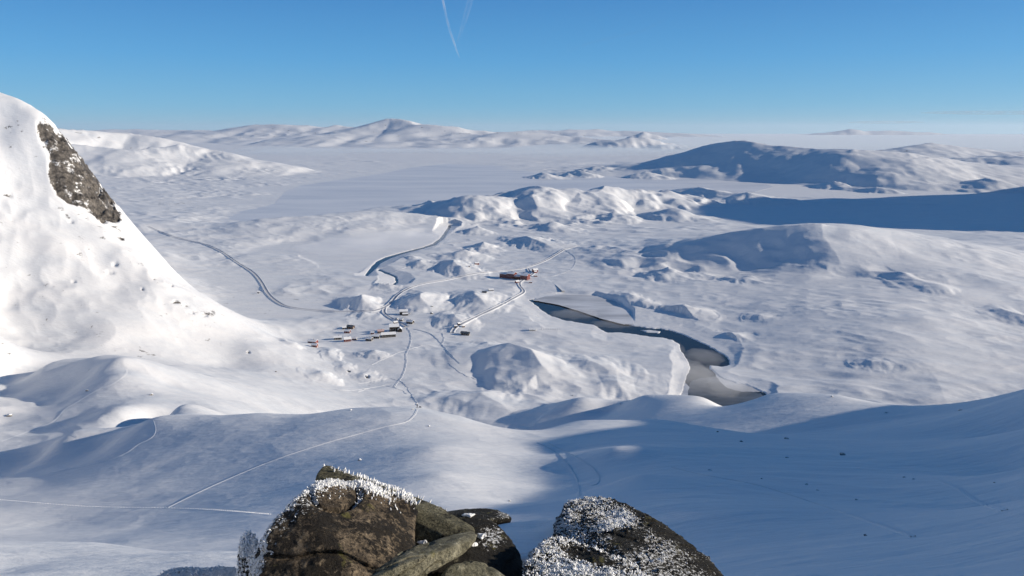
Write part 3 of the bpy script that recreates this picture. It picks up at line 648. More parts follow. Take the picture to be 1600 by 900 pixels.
# a line of footprints: little dents with a thrown up rim
def footprints(pts, size=.32, gap=.75, y0=60.0):
    P = resample(densify(pts, y0=y0), gap); T = np.gradient(P, axis=0); T /= np.maximum(np.hypot(T[:, 0], T[:, 1]), 1e-6)[:, None]
    V = []; F = []; rng = random.Random(5)
    for i, (p, t) in enumerate(zip(P, T)):
        s = .17 if i % 2 else -.17; cx, cy = p[0] + t[1] * s, p[1] - t[0] * s; b = len(V); g = float(ground_z(cx, cy)[0]); q = size * rng.uniform(.8, 1.25)
        for k in range(8):
            a = k * math.pi / 4; V.append((cx + math.cos(a) * q * .5, cy + math.sin(a) * q * .5, g - .05 + rng.uniform(0, .02)))
        for k in range(8):
            a = k * math.pi / 4; V.append((cx + math.cos(a) * q * .33, cy + math.sin(a) * q * .33, g + .13 + rng.uniform(-.03, .05)))
        V.append((cx, cy, g + .01))
        for k in range(8):
            F.append((b + k, b + (k + 1) % 8, b + 8 + (k + 1) % 8, b + 8 + k)); F.append((b + 8 + k, b + 8 + (k + 1) % 8, b + 16))
    return tag(link_mesh('footprints', V, F, BERM), kind='structure')
footprints([(0, 781), (60, 786), (150, 792), (262, 794), (340, 797), (425, 804)])
# ------------------------------------------------------------------ air
def blob_mesh(name, cx, cy, cz, rx, ry, rz, m, seed, amp=.25, sub=4, flat=False):
    bm = bmesh.new(); bmesh.ops.create_icosphere(bm, subdivisions=sub, radius=1.0)
    me = bpy.data.meshes.new(name); bm.to_mesh(me); bm.free()
    co = np.empty(len(me.vertices) * 3); me.vertices.foreach_get('co', co); co = co.reshape(-1, 3)
    k = 1 + amp * (n3(co * 1.7 + seed * 3.1, seed) + .5 * n3(co * 4 + seed, seed + 1)); co = co * k[:, None] * np.array([rx, ry, rz]) + np.array([cx, cy, cz])
    if flat: co[:, 2] = np.maximum(co[:, 2], cz - .2 * rz)
    me.vertices.foreach_set('co', co.ravel()); me.update(); me.materials.append(m)
    o = bpy.data.objects.new(name, me); COL.objects.link(o); return o
def vol_mat(name, dens, col=(1, 1, 1), aniso=0.2):
    m = bpy.data.materials.new(name); m.use_nodes = True; t = m.node_tree; t.nodes.remove(t.nodes['Principled BSDF'])
    v = t.nodes.new('ShaderNodeVolumePrincipled'); v.inputs['Color'].default_value = (*col, 1); v.inputs['Density'].default_value = dens; v.inputs['Anisotropy'].default_value = aniso
    t.links.new(v.outputs[0], t.nodes['Material Output'].inputs['Volume']); return m
STEAM = vol_mat('steam', .009, (.97, .98, 1))
for i, (u, v, ru, rv, hz) in enumerate(((1110, 600, 50, 26, 9), (1085, 585, 26, 20, 8), (1100, 560, 30, 14, 6), (1140, 606, 40, 14, 6), (900, 492, 40, 10, 5), (960, 508, 40, 8, 4), (1050, 545, 20, 12, 4))):
    y = gy(v); s = y / FPX; x, y = gp(u, v)
    tag(blob_mesh('river_steam', x, y, hz * .35, ru * s, rv * s * 3.0, hz, STEAM, i + 1), kind='stuff')
BAYFOG = vol_mat('bay_fog', .0035, (.97, .98, 1))
for i, (u, v, ru, rv, hz) in enumerate(((610, 378, 95, 18, 16), (540, 388, 80, 16, 12), (670, 364, 40, 12, 10))):
    y = gy(v); s = y / FPX; x, y = gp(u, v)
    tag(blob_mesh('bay_mist', x, y, 5, ru * s, rv * s * 5.0, hz, BAYFOG, i + 11), kind='stuff')
# the sea of fog that fills the basin far behind the lake
FOG = vol_mat('fog', .0007, (.66, .73, .80), .1)
def fog_sheet(name, x0, x1, y0, y1, top, seed, edge=2500, nx=150, ny=110):
    X, Y = np.meshgrid(np.linspace(x0, x1, nx), y0 + (y1 - y0) * np.linspace(0, 1, ny) ** 1.8)
    d = np.minimum(np.minimum(X - x0, x1 - X), np.minimum(Y - y0, y1 - Y)) + n2(X / 1500, Y / 1500, seed) * 1300 + n2(X / 500, Y / 700, seed + 1) * 350
    Z = -20 + (top + 20) * sstep(0, edge, d) ** .8 + (n2(X / 2600, Y / 1200, seed + 2) * 34 + n2(X / 800, Y / 420, seed + 3) * 16) * sstep(0, edge, d)
    Z = np.maximum(Z, -8.0)
    V = np.concatenate([np.stack([X, Y, Z], -1).reshape(-1, 3), np.stack([X, Y, np.full(X.shape, -12.0)], -1).reshape(-1, 3)]); n = nx * ny
    I = np.arange(n).reshape(ny, nx); q = np.stack([I[:-1, :-1], I[:-1, 1:], I[1:, 1:], I[1:, :-1]], -1).reshape(-1, 4)
    rim = np.concatenate([I[0, :], I[1:, -1], I[-1, -2::-1], I[-2:0:-1, 0]]); F = [tuple(a) for a in q] + [tuple(a[::-1] + n) for a in q] + [(rim[(k + 1) % len(rim)], rim[k], rim[k] + n, rim[(k + 1) % len(rim)] + n) for k in range(len(rim))]
    return tag(link_mesh(name, V, F, FOG), kind='stuff')
fog_sheet('fog_bank', -1500, 34000, 7600, 58000, 92, 91, 4200)
fog_sheet('fog_bank', -4200, 5200, 9000, 12500, 60, 95, 1500)
HAZE = vol_mat('haze', 7e-6, (.80, .89, 1.0), .3)
bm = bmesh.new(); bmesh.ops.create_cube(bm, size=1); me = bpy.data.meshes.new('haze'); bm.to_mesh(me); bm.free(); me.materials.append(HAZE)
hz = bpy.data.objects.new('haze', me); COL.objects.link(hz); hz.scale = (182000, 182000, 1000); hz.location = (0, 0, 465); tag(hz, kind='stuff')
# ------------------------------------------------------------------ contrails and thin cloud, high above
def cloud_mat(name, dens, col=(1, 1, 1)):
    m = mat(name, col, 1, 0); b = m.node_tree.nodes['Principled BSDF']; tr = nd(m, 'ShaderNodeBsdfTransparent'); mx = nd(m, 'ShaderNodeMixShader'); g = nd(m, 'ShaderNodeNewGeometry')
    df = nd(m, 'ShaderNodeBsdfTranslucent'); df.inputs[0].default_value = (*col, 1); ms = nd(m, 'ShaderNodeMixShader'); ms.inputs[0].default_value = .5; lk(m, b.outputs[0], ms.inputs[1]); lk(m, df.outputs[0], ms.inputs[2])
    n = noise(m, .0009, 5, .65, g.outputs['Position']); r = nd(m, 'ShaderNodeMapRange', **{'From Min': .3, 'From Max': .75, 'To Min': 0.0, 'To Max': dens}); lk(m, n.outputs[0], r.inputs[0])
    lk(m, r.outputs[0], mx.inputs[0]); lk(m, tr.outputs[0], mx.inputs[1]); lk(m, ms.outputs[0], mx.inputs[2]); lk(m, mx.outputs[0], m.node_tree.nodes['Material Output'].inputs['Surface']); return m
def streak(name, pts, m, Y=60000.0):
    V = []; F = []; n = 10
    for i, (u, v, wpx) in enumerate(pts):
        c0 = np.array(px(u, v, Y + i * 400), float); r = wpx * Y / FPX * .5
        for k in range(n):
            a = 2 * math.pi * k / n; V.append((c0[0] + math.cos(a) * r, c0[1] + math.sin(a) * r * .6, c0[2] + math.sin(a) * r * .15))
    for i in range(len(pts) - 1):
        for k in range(n): F.append((i * n + k, i * n + (k + 1) % n, (i + 1) * n + (k + 1) % n, (i + 1) * n + k))
    F.append(tuple(range(n))[::-1]); F.append(tuple(range((len(pts) - 1) * n, len(pts) * n)))
    return link_mesh(name, V, F, m, smooth=True)
CT = cloud_mat('contrail_ice', .30); CT2 = cloud_mat('thin_cloud', .07)
tag(streak('contrail', [(689, -30, 3), (692, 0, 3), (697, 25, 3), (703, 48, 3.2), (709, 65, 3), (714, 80, 2), (719, 92, .8)], CT), 'thin white contrail slanting down the blue sky above the far mountains', 'contrail')
tag(streak('contrail', [(742, -30, 9), (735, 0, 9), (728, 25, 8), (720, 50, 5), (714, 66, 1)], CT2), 'faint broad old contrail fading beside the sharper white one', 'contrail')
for pts in ([(890, 78, 1), (925, 66, 5), (960, 58, 7), (1000, 50, 4), (1040, 30, 1)],):
    tag(streak('thin_cloud', pts, CT2, 64000.0), kind='stuff')
CT3 = cloud_mat('veil', .35, (1, .86, .8))
def veil(u0, u1, v, wv, Y):
    c0 = np.array(px((u0 + u1) / 2, v, Y), float)
    return tag(blob_mesh('veil_cloud', c0[0], c0[1], c0[2], (u1 - u0) / 2 * Y / FPX, 2500, wv * Y / FPX, CT3, 51, .15), kind='stuff')
veil(1450, 1700, 176, 3.0, 95000.0); veil(1330, 1440, 191, 2.0, 95000.0)
# ------------------------------------------------------------------ boulders
def rock_mat(name, base, dark, light, lichen=0.35, rimec=True):
    m = mat(name, base, .85, .2); b = m.node_tree.nodes['Principled BSDF']
    tc_ = nd(m, 'ShaderNodeTexCoord'); P = tc_.outputs['Object']
    n1 = noise(m, 5.5, 8, .68, P); n2_ = noise(m, 22, 7, .7, P); n3_ = noise(m, 110, 5, .7, P); n4 = noise(m, 9, 5, .6, P); n5 = noise(m, 60, 6, .75, P)
    vo = nd(m, 'ShaderNodeTexVoronoi', Scale=14.0); lk(m, P, vo.inputs['Vector'])
    c = ramp(m, n1.outputs[0], [(.32, dark), (.46, base), (.60, light)])
    c2 = ramp(m, n2_.outputs[0], [(.36, tuple(x * .28 for x in base)), (.52, base), (.68, tuple(min(x * 1.5, .8) for x in light))])
    col = mixc(m, .55, c.outputs[0], c2.outputs[0])
    grain = ramp(m, n3_.outputs[0], [(.35, (.35, .35, .35)), (.6, (1.25, 1.2, 1.1))])
    mul = nd(m, 'ShaderNodeMix', data_type='RGBA', blend_type='MULTIPLY'); mul.inputs[0].default_value = .8; lk(m, col, mul.inputs[6]); lk(m, grain.outputs[0], mul.inputs[7]); col = mul.outputs[2]
    # black crust lichen in ragged patches, map lichen in yellow-green spots
    lf = nd(m, 'ShaderNodeMapRange', **{'From Min': .60 - lichen * .25, 'From Max': .64 - lichen * .25}); mixn = mth(m, 'ADD', mth(m, 'MULTIPLY', n5.outputs[0], .45), mth(m, 'MULTIPLY', n4.outputs[0], .55)); lk(m, mixn, lf.inputs[0])
    col = mixc(m, mth(m, 'MULTIPLY', lf.outputs[0], .9), col, (.012, .011, .010))
    yn = noise(m, 7.0, 5, .7, nd(m, 'ShaderNodeVectorMath', operation='ADD').outputs[0]); va = yn.inputs['Vector'].links[0].from_node; lk(m, P, va.inputs[0]); va.inputs[1].default_value = (7.3, 1.1, 4.2)
    yf = nd(m, 'ShaderNodeMapRange', **{'From Min': .63, 'From Max': .69, 'To Max': .65}); lk(m, yn.outputs[0], yf.inputs[0])
    col = mixc(m, yf.outputs[0], col, (.17, .155, .05))
    at = nd(m, 'ShaderNodeAttribute', attribute_name='rime')
    rn = noise(m, 75, 6, .72, P)
    f = mth(m, 'ADD', at.outputs['Fac'], mth(m, 'MULTIPLY', mth(m, 'SUBTRACT', rn.outputs[0], .5), 2.3))
    rf = nd(m, 'ShaderNodeMapRange', **{'From Min': .47, 'From Max': .56}); lk(m, f, rf.inputs[0])
    lk(m, mixc(m, rf.outputs[0], col, (.80, .82, .84)), b.inputs['Base Color'])
    h = mth(m, 'ADD', mth(m, 'ADD', mth(m, 'MULTIPLY', n2_.outputs[0], .030), mth(m, 'MULTIPLY', n3_.outputs[0], .009)), mth(m, 'ADD', mth(m, 'MULTIPLY', rf.outputs[0], .012), mth(m, 'MULTIPLY', rn.outputs[0], .010)))
    bp = nd(m, 'ShaderNodeBump', Strength=1.0, Distance=1.0); lk(m, h, bp.inputs['Height']); lk(m, bp.outputs[0], b.inputs['Normal'])
    return m
BROWN = rock_mat('brown_rock', (.135, .108, .08), (.03, .027, .023), (.26, .21, .15), .50)
GREEN = rock_mat('greenish_rock', (.115, .11, .075), (.035, .034, .028), (.22, .21, .145), .25)
PALE = rock_mat('pale_rock', (.21, .205, .15), (.08, .078, .06), (.33, .32, .25), .0)
BLACK = rock_mat('black_lichen_rock', (.075, .07, .055), (.018, .017, .015), (.22, .21, .16), .75)
RIME = mat('rime', (.86, .88, .90), .5, .3); RIME.node_tree.nodes['Principled BSDF'].inputs['Subsurface Weight'].default_value = .25; RIME.node_tree.nodes['Principled BSDF'].inputs['Subsurface Radius'].default_value = (.02, .02, .025)
DRIFT = mat('drift_snow', (.86, .87, .88), .6, .2); _g = nd(DRIFT, 'ShaderNodeNewGeometry'); _m = nd(DRIFT, 'ShaderNodeMapping'); _m.inputs['Rotation'].default_value = (0, 0, R(20)); _m.inputs['Scale'].default_value = (6, 22, 10); lk(DRIFT, _g.outputs['Position'], _m.inputs[0]); _n = noise(DRIFT, 1.0, 5, .6, _m.outputs[0]); _b = nd(DRIFT, 'ShaderNodeBump', Strength=.8, Distance=.04); lk(DRIFT, _n.outputs[0], _b.inputs['Height']); lk(DRIFT, _b.outputs[0], DRIFT.node_tree.nodes['Principled BSDF'].inputs['Normal'])
def boulder(name, pts, m, sub=6, rnd=.035, amp=.035, seed=1, rime=None, crack=.02, wpts=None, parent=None, rime_h=.006, freq=3.0):
    """a rock whose faces are the hull of the given points, worn, cracked and grained"""
    P = np.array([px(*p) for p in pts], float) if wpts is None else np.array(wpts, float)
    bm = bmesh.new(); vs = [bm.verts.new(p) for p in P]; r = bmesh.ops.convex_hull(bm, input=vs); bm.normal_update()
    cen = P.mean(0); N = []; D = []
    for f in bm.faces:
        n = np.array(f.normal); d = n @ (np.array(f.verts[0].co) - cen)
        if d < 0: n, d = -n, -d
        if f.calc_area() > 1e-5: N.append(n); D.append(max(d, .01))
    bm.free(); N = np.array(N); D = np.array(D)
    bm = bmesh.new(); bmesh.ops.create_icosphere(bm, subdivisions=sub, radius=1.0); me = bpy.data.meshes.new(name); bm.to_mesh(me); bm.free()
    co = np.empty(len(me.vertices) * 3); me.vertices.foreach_get('co', co); dirs = co.reshape(-1, 3); dirs = dirs / np.linalg.norm(dirs, axis=1)[:, None]
    # redistribute the directions so long rocks are evenly covered
    sc = P.std(0); sc = sc / sc.mean(); dirs = dirs * sc; dirs /= np.linalg.norm(dirs, axis=1)[:, None]
    dn = dirs @ N.T; q = np.where(dn > 1e-3, D[None] / np.maximum(dn, 1e-3), 1e3)
    size = np.linalg.norm(P - cen, axis=1).mean(); k = rnd * size * .7
    qm = q.min(1); rad = qm - k * np.log(np.exp(-np.minimum((q - qm[:, None]) / k, 50)).sum(1)); rad = np.maximum(rad, size * .05)
    X = dirs * rad[:, None]
    s = seed * 5.7
    f1 = n3(X * freq + s, seed); f2 = n3(X * freq * 2.3 + s, seed + 1); f3 = n3(X * freq * 6 + s, seed + 2); f4 = n3(X * freq * 15 + s, seed + 3); f5 = n3(X * freq * 38 + s, seed + 4)
    rid = 1 - np.abs(n3(X * np.array([1, 1, 2.2]) * freq * 1.2 + s, seed + 5)) * 3; rid = np.clip(rid - .72, 0, 1) * 3
    disp = amp * (f1 * 1.1 + f2 * .6 + f3 * .28 + f4 * .14 + f5 * .07) - crack * rid
    rad2 = rad + disp - amp * .15
    Xw = dirs * rad2[:, None] + cen
    me.vertices.foreach_set('co', (Xw - cen).ravel()); me.update()
    nr_ = np.empty(len(me.vertices) * 3); me.vertices.foreach_get('normal', nr_); nr_ = nr_.reshape(-1, 3)
    rv = np.zeros(len(Xw))
    if rime is not None:
        rv = np.clip(rime(Xw, nr_, *proj(Xw[:, 0], Xw[:, 1], Xw[:, 2])), 0, 1)
        g = np.clip(rv + (n3(X * 55 + s, seed + 6)) * .9 - .45, 0, 1)
        Xw = Xw + nr_ * (g * rime_h * (1 + n3(X * 120, seed + 7)))[:, None]
        me.vertices.foreach_set('co', (Xw - cen).ravel()); me.update()
    a_ = me.attributes.new('rime', 'FLOAT', 'POINT'); a_.data.foreach_set('value', rv.astype(np.float32))
    me.polygons.foreach_set('use_smooth', np.ones(len(me.polygons), bool)); me.materials.append(m)
    o = bpy.data.objects.new(name, me); COL.objects.link(o); o.location = cen
    return o, Xw, nr_, rv
def crystals(parent, pts, nrm, h, lean, seed, name='rime_frost', wide=.42):
    """rime feathers: small blunt blades growing out of the stone into the wind"""
    rng = np.random.RandomState(seed); V = []; F = []; loc = np.array(parent.location)
    for p, n in zip(pts, nrm):
        d = n * .55 + np.array(lean) + rng.randn(3) * .28; d /= np.linalg.norm(d); L = h * rng.uniform(.35, 1.25)
        a = np.cross(d, rng.randn(3)); a /= np.linalg.norm(a); b = np.cross(d, a); w_ = L * wide * rng.uniform(.7, 1.4); i = len(V)
        for (t, ww) in ((-.2, .9), (.35, 1.0), (.75, .6)):
            for k in range(5):
                an = k * 1.2566 + t; r = w_ * ww * rng.uniform(.75, 1.2) * .5; V.append(p - loc + d * L * t + a * math.cos(an) * r + b * math.sin(an) * r * .6)
        V.append(p - loc + d * L * 1.05)
        for l in (0, 5):
            for k in range(5): F.append((i + l + k, i + l + (k + 1) % 5, i + l + 5 + (k + 1) % 5, i + l + 5 + k))
        for k in range(5): F.append((i + 10 + k, i + 10 + (k + 1) % 5, i + 15))
        F.append((i + 4, i + 3, i + 2, i + 1, i))
    o = link_mesh(name, V, F, RIME, parent, smooth=True); tag(o, kind='stuff'); return o
def pick(X, nr_, w_, n, seed):
    rng = np.random.RandomState(seed); w_ = np.clip(w_, 0, None); 
    if w_.sum() <= 0: return X[:0], nr_[:0]
    i = rng.choice(len(X), min(n, int((w_ > 0).sum())), replace=False, p=w_ / w_.sum()); return X[i], nr_[i]
def under(u, v, line):
    """pixels below a pixel polyline (positive = below it)"""
    L = np.array(line, float); return v - np.interp(u, L[:, 0], L[:, 1])
# main brown boulder
def r_main(X, n, u, v):
    left = sstep(.05, .55, -n[:, 0]) * .62
    rim = np.exp(-np.clip(under(u, v, [(380, 850), (430, 806), (470, 772), (520, 754), (600, 765), (655, 782)]), 0, 99) / 6) * sstep(-.1, .5, n[:, 2]) * .95
    face = sstep(60, 10, under(u, v, [(380, 850), (430, 806), (470, 772), (520, 758), (655, 790)])) * sstep(560, 470, u) * .42
    return np.maximum(np.maximum(left, rim), face)
A1, X, N, RV = boulder('brown_boulder', [(398, 905, 1.92), (385, 960, 1.9), (560, 965, 1.85), (640, 930, 1.95), (392, 868, 2.12), (400, 850, 2.18), (430, 806, 2.12), (462, 774, 2.18), (500, 756, 2.35), (540, 751, 2.42), (600, 764, 2.48), (642, 770, 2.52), (656, 785, 2.5), (657, 800, 2.46), (642, 823, 2.3), (600, 850, 2.1), (545, 884, 1.95), (500, 930, 1.88),
      (430, 830, 2.7), (620, 800, 2.9), (500, 850, 3.0), (400, 920, 2.7)], BROWN, 7, .018, .022, 3, r_main, .030)
tag(A1, 'large brown boulder with a frosted rim in the foreground, biggest stone of the left pile', 'boulder')
Wt = sstep(.2, .8, N[:, 2]) * np.exp(-np.clip(under(*proj(X[:, 0], X[:, 1], X[:, 2]), [(380, 850), (430, 806), (470, 772), (520, 754), (600, 765), (655, 782)]), 0, 99) / 5)
uu_, vv_ = proj(X[:, 0], X[:, 1], X[:, 2])
p_, n_ = pick(X, N, Wt * sstep(540, 600, uu_) * sstep(665, 655, uu_), 700, 1); crystals(A1, p_, n_, .013, (-.1, -.2, .75), 1, wide=.55)
p_, n_ = pick(X, N, Wt * sstep(560, 500, uu_) + sstep(.2, .7, -N[:, 0]) * (N[:, 1] < .3) * .25, 2600, 2); crystals(A1, p_, n_, .006, (-.3, -.2, .3), 2, wide=.8)
# pointed slab behind it
def r_back(X, n, u, v): return np.exp(-np.abs(under(u, v, [(488, 740), (508, 726), (560, 747), (640, 771), (700, 797)])) / 4) * .45 * sstep(.0, .5, n[:, 2])
A2, X, N, RV = boulder('pointed_boulder', [(484, 775, 2.8), (486, 757, 2.8), (491, 741, 2.82), (503, 727, 2.9), (512, 727, 2.9), (560, 747, 2.9), (640, 771, 2.8), (700, 798, 2.72), (742, 824, 2.62), (748, 836, 2.5), (738, 856, 2.45), (640, 870, 2.5), (500, 840, 2.7), (520, 745, 3.3), (700, 815, 3.2), (600, 900, 3.2), (490, 800, 3.1)], GREEN, 7, .012, .016, 7, r_back, .025)
tag(A2, 'dark green-grey pointed slab rising behind the brown boulder', 'boulder')
uu_, vv_ = proj(X[:, 0], X[:, 1], X[:, 2]); Wt = sstep(.1, .6, N[:, 2]) * np.exp(-np.abs(under(uu_, vv_, [(488, 740), (508, 726), (560, 747), (640, 771), (700, 797)])) / 4)
p_, n_ = pick(X, N, Wt * (sstep(500, 520, uu_) * sstep(640, 600, uu_) + .3), 200, 4); crystals(A2, p_, n_, .018, (.2, -.1, .7), 4, wide=.55)
p_, n_ = pick(X, N, sstep(-.2, .5, N[:, 2]) * np.exp(-((uu_ - 600) / 40) ** 2 - ((vv_ - 762) / 7) ** 2), 160, 5); crystals(A2, p_, n_, .018, (.1, -.3, .7), 5, wide=.7)
# small rimed stone at the far left
A3, X, N, RV = boulder('rimed_stone', [(371, 900, 2.3), (369, 858, 2.33), (373, 838, 2.38), (384, 826, 2.42), (396, 824, 2.42), (404, 836, 2.38), (410, 870, 2.3), (406, 905, 2.25), (372, 965, 2.3), (400, 965, 2.2), (385, 845, 2.65), (404, 900, 2.7)], BLACK, 6, .07, .012, 12, lambda X, n, u, v: .22 + .5 * sstep(.4, .9, n[:, 2]) + .2 * sstep(0, .6, -n[:, 0]), .006)
tag(A3, 'small dark stone coated in rime, leftmost stone of the left pile', 'rock')
p_, n_ = pick(X, N, (N[:, 1] < .5) * (.4 + sstep(.1, .8, N[:, 2]) * 3), 420, 6); crystals(A3, p_, n_, .009, (-.2, -.1, .5), 6, wide=.9)
# pale slab across the gap, dark lichened block, stones in the hollow
A4, X, N, RV = boulder('pale_slab', [(505, 905, 2.02), (560, 880, 2.08), (602, 862, 2.14), (640, 853, 2.18), (700, 838, 2.3), (738, 829, 2.38), (748, 834, 2.36), (742, 843, 2.3), (692, 860, 2.12), (625, 884, 1.98), (570, 912, 1.9), (520, 950, 1.86), (560, 960, 1.88), (640, 905, 2.0), (720, 868, 2.2), (600, 880, 2.5), (730, 850, 2.6), (560, 900, 2.4)], PALE, 7, .008, .012, 15, None, .016, freq=6)
tag(A4, 'long pale greenish slab lying across the dark hollow between the boulders', 'boulder')
A5, X, N, RV = boulder('lichened_boulder', [(650, 858, 2.42), (664, 832, 2.6), (695, 803, 2.75), (745, 803, 2.75), (775, 815, 2.7), (800, 842, 2.6), (817, 872, 2.5), (836, 905, 2.4), (860, 965, 2.3), (700, 965, 2.15), (690, 905, 2.25), (705, 880, 2.4), (660, 872, 2.4), (720, 830, 3.2), (800, 890, 3.1), (700, 900, 3.2)], BLACK, 7, .04, .02, 18,
    lambda X, n, u, v: sstep(.25, .7, n[:, 2]) * np.maximum(.55 * np.exp(-((u - 768) / 26) ** 2 - ((v - 838) / 24) ** 2), .62 * np.exp(-((u - 680) / 32) ** 2 - ((v - 826) / 10) ** 2)), .02)
tag(A5, 'black lichened boulder at the right end of the left pile with scraps of snow', 'boulder')
uu_, vv_ = proj(X[:, 0], X[:, 1], X[:, 2])
for k, (a, b, su, sv, n, h) in enumerate(((690, 826, 14, 5, 45, .04), (665, 836, 10, 4, 30, .03), (676, 815, 4, 5, 16, .045), (762, 822, 9, 8, 50, .035), (752, 840, 9, 6, 40, .035), (778, 848, 9, 4, 35, .03), (738, 852, 7, 4, 18, .025), (735, 806, 12, 4, 40, .022), (645, 846, 9, 3, 24, .022))):
    wv = np.exp(-((uu_ - a) / su) ** 2 - ((vv_ - b) / sv) ** 2) * (N[:, 1] < .6) * (N[:, 2] > -.3)
    if wv.max() <= 0: continue
    c0 = X[wv.argmax()]; sx, sz = su * c0[1] / FPX * 1.1, sv * c0[1] / FPX * 1.2; rg_ = np.random.RandomState(200 + k); q_ = rg_.randn(12, 3); q_ /= np.linalg.norm(q_, axis=1)[:, None]
    so_, *_ = boulder('snow_patch', None, DRIFT, 5, .12, sz * .30, 200 + k, None, 0, wpts=q_ * np.array([sx, sz * 1.2, sz]) * rg_.uniform(.8, 1.2, (12, 1)) + c0 + np.array([0, 0, sz * .1]), freq=.9 / sz)
    so_.parent = A5; so_.location = so_.location - A5.location
for i, (pts, mm, lab) in enumerate((([(596, 905, 1.98), (612, 880, 2.02), (640, 872, 2.06), (668, 880, 2.08), (676, 900, 2.04), (680, 965, 1.9), (600, 965, 1.85), (640, 900, 2.3), (620, 930, 2.3)], GREEN, 'small grey-green stone under the pale slab at the bottom edge'),
        ([(684, 905, 2.1), (700, 882, 2.14), (735, 872, 2.18), (770, 882, 2.2), (800, 905, 2.15), (810, 965, 2.0), (690, 965, 1.95), (740, 900, 2.5)], PALE, 'pale lichened stone at the bottom edge below the black boulder'),
        ([(545, 905, 1.93), (575, 888, 1.98), (606, 890, 2.0), (610, 905, 1.98), (612, 965, 1.85), (540, 965, 1.82), (580, 910, 2.25)], BLACK, 'dark little stone wedged at the foot of the brown boulder'))):
    o, *_ = boulder('wedged_stone', pts, mm, 5, .06, .012, 30 + i, None, .008, freq=6); tag(o, lab, 'rock')
o, *_ = boulder('wedged_stone', [(585, 850, 2.62), (650, 842, 2.66), (720, 846, 2.66), (740, 880, 2.6), (740, 965, 2.5), (570, 965, 2.5), (640, 880, 3.0)], BLACK, 5, .05, .012, 38, None, .01, freq=5); tag(o, 'dark stone deep in the hollow behind the pale slab', 'rock')
A7, X, N, RV = boulder('distant_boulder', [(694, 799, 3.7), (708, 794, 3.75), (740, 791, 3.8), (772, 793, 3.8), (797, 804, 3.7), (800, 810, 3.6), (745, 818, 3.5), (697, 808, 3.5), (740, 870, 3.9), (700, 860, 3.9), (790, 860, 3.9), (740, 820, 4.3)], BLACK, 6, .04, .012, 40, lambda X, n, u, v: .35 * sstep(.5, .9, n[:, 2]) * sstep(760, 790, u) + .12, .008)
tag(A7, 'low black rock just behind the gap between the two foreground rock piles', 'rock')
# the rimed whaleback on the right
def r_whale(X, n, u, v):
    edge = under(u, v, [(860, 800), (885, 780), (920, 775), (960, 776), (1000, 792), (1060, 832), (1135, 896)])
    base = .47 + .16 * n3(X * 5, 3) + .18 * n3(X * 14, 5)
    base = base - .24 * sstep(30, 8, edge) * sstep(930, 1000, u)
    base = base - .25 * np.exp(-((u - 975) / 30) ** 2 - ((v - 845) / 15) ** 2) + .28 * np.exp(-((u - 950) / 34) ** 2 - (under(u, v, [(900, 838), (985, 812)]) / 7) ** 2)
    return base
B1, X, N, RV = boulder('rimed_whaleback_rock', [(868, 812, 3.1), (874, 795, 3.2), (886, 781, 3.3), (905, 776, 3.35), (930, 774, 3.4), (957, 776, 3.35), (988, 787, 3.2), (1022, 807, 3.05), (1062, 833, 2.9), (1102, 865, 2.75), (1133, 896, 2.62), (1165, 950, 2.5), (1040, 965, 2.15), (880, 965, 2.3), (862, 860, 2.8), (860, 830, 3.0), (950, 840, 2.75), (900, 800, 4.0), (1050, 860, 3.9), (1100, 930, 3.5)], BLACK, 7, .035, .02, 50, r_whale, .022, rime_h=.016)
tag(B1, 'big dark whaleback rock crusted with white rime on the right of the foreground', 'boulder')
uu_, vv_ = proj(X[:, 0], X[:, 1], X[:, 2])
p_, n_ = pick(X, N, np.clip(RV - .3, 0, 1) ** 2 * (N[:, 1] < .5) * (vv_ < 915), 5200, 7); crystals(B1, p_, n_, .0058, (-.15, -.2, .4), 7, wide=.9)
B2, X, N, RV = boulder('rimed_low_rock', [(815, 880, 2.35), (826, 856, 2.42), (840, 842, 2.5), (860, 831, 2.55), (890, 835, 2.55), (925, 850, 2.48), (965, 863, 2.42), (1005, 888, 2.32), (1045, 935, 2.2), (1050, 965, 2.1), (825, 965, 2.05), (812, 915, 2.2), (880, 900, 2.25), (870, 860, 3.0), (980, 900, 2.8), (840, 900, 2.9)], BLACK, 7, .07, .018, 57,
    lambda X, n, u, v: .50 + .22 * n3(X * 6, 9) + .14 * n3(X * 16, 4) + .25 * np.exp(-((u - 890) / 40) ** 2 - ((v - 893) / 12) ** 2) - .3 * np.exp(-((u - 930) / 50) ** 2 - (under(u, v, [(860, 850), (1010, 900)]) / 8) ** 2), .016, rime_h=.016)
tag(B2, 'low rock buried in rime and snow, in front of the whaleback rock', 'boulder')
uu_, vv_ = proj(X[:, 0], X[:, 1], X[:, 2]); p_, n_ = pick(X, N, np.clip(RV - .35, 0, 1) ** 2 * (N[:, 1] < .5) * (vv_ < 915), 4600, 8); crystals(B2, p_, n_, .0062, (-.15, -.2, .4), 8, wide=1.0)
B3, X, N, RV = boulder('frosted_stone', [(243, 902, 2.7), (262, 890, 2.78), (285, 886, 2.8), (320, 886, 2.8), (350, 883, 2.8), (372, 885, 2.75), (380, 900, 2.7), (378, 965, 2.5), (250, 965, 2.5), (300, 900, 3.2), (360, 905, 3.2)], BLACK, 6, .06, .012, 61, lambda X, n, u, v: .35 + .5 * sstep(.5, .9, n[:, 2]) + .2 * n3(X * 12, 2), .008)
tag(B3, 'frosted stone peeping up at the bottom edge, left of the foreground pile', 'rock')
p_, n_ = pick(X, N, sstep(.1, .7, N[:, 2]) * (N[:, 1] < .6), 700, 9); crystals(B3, p_, n_, .007, (-.1, -.1, .5), 9, wide=1.0)
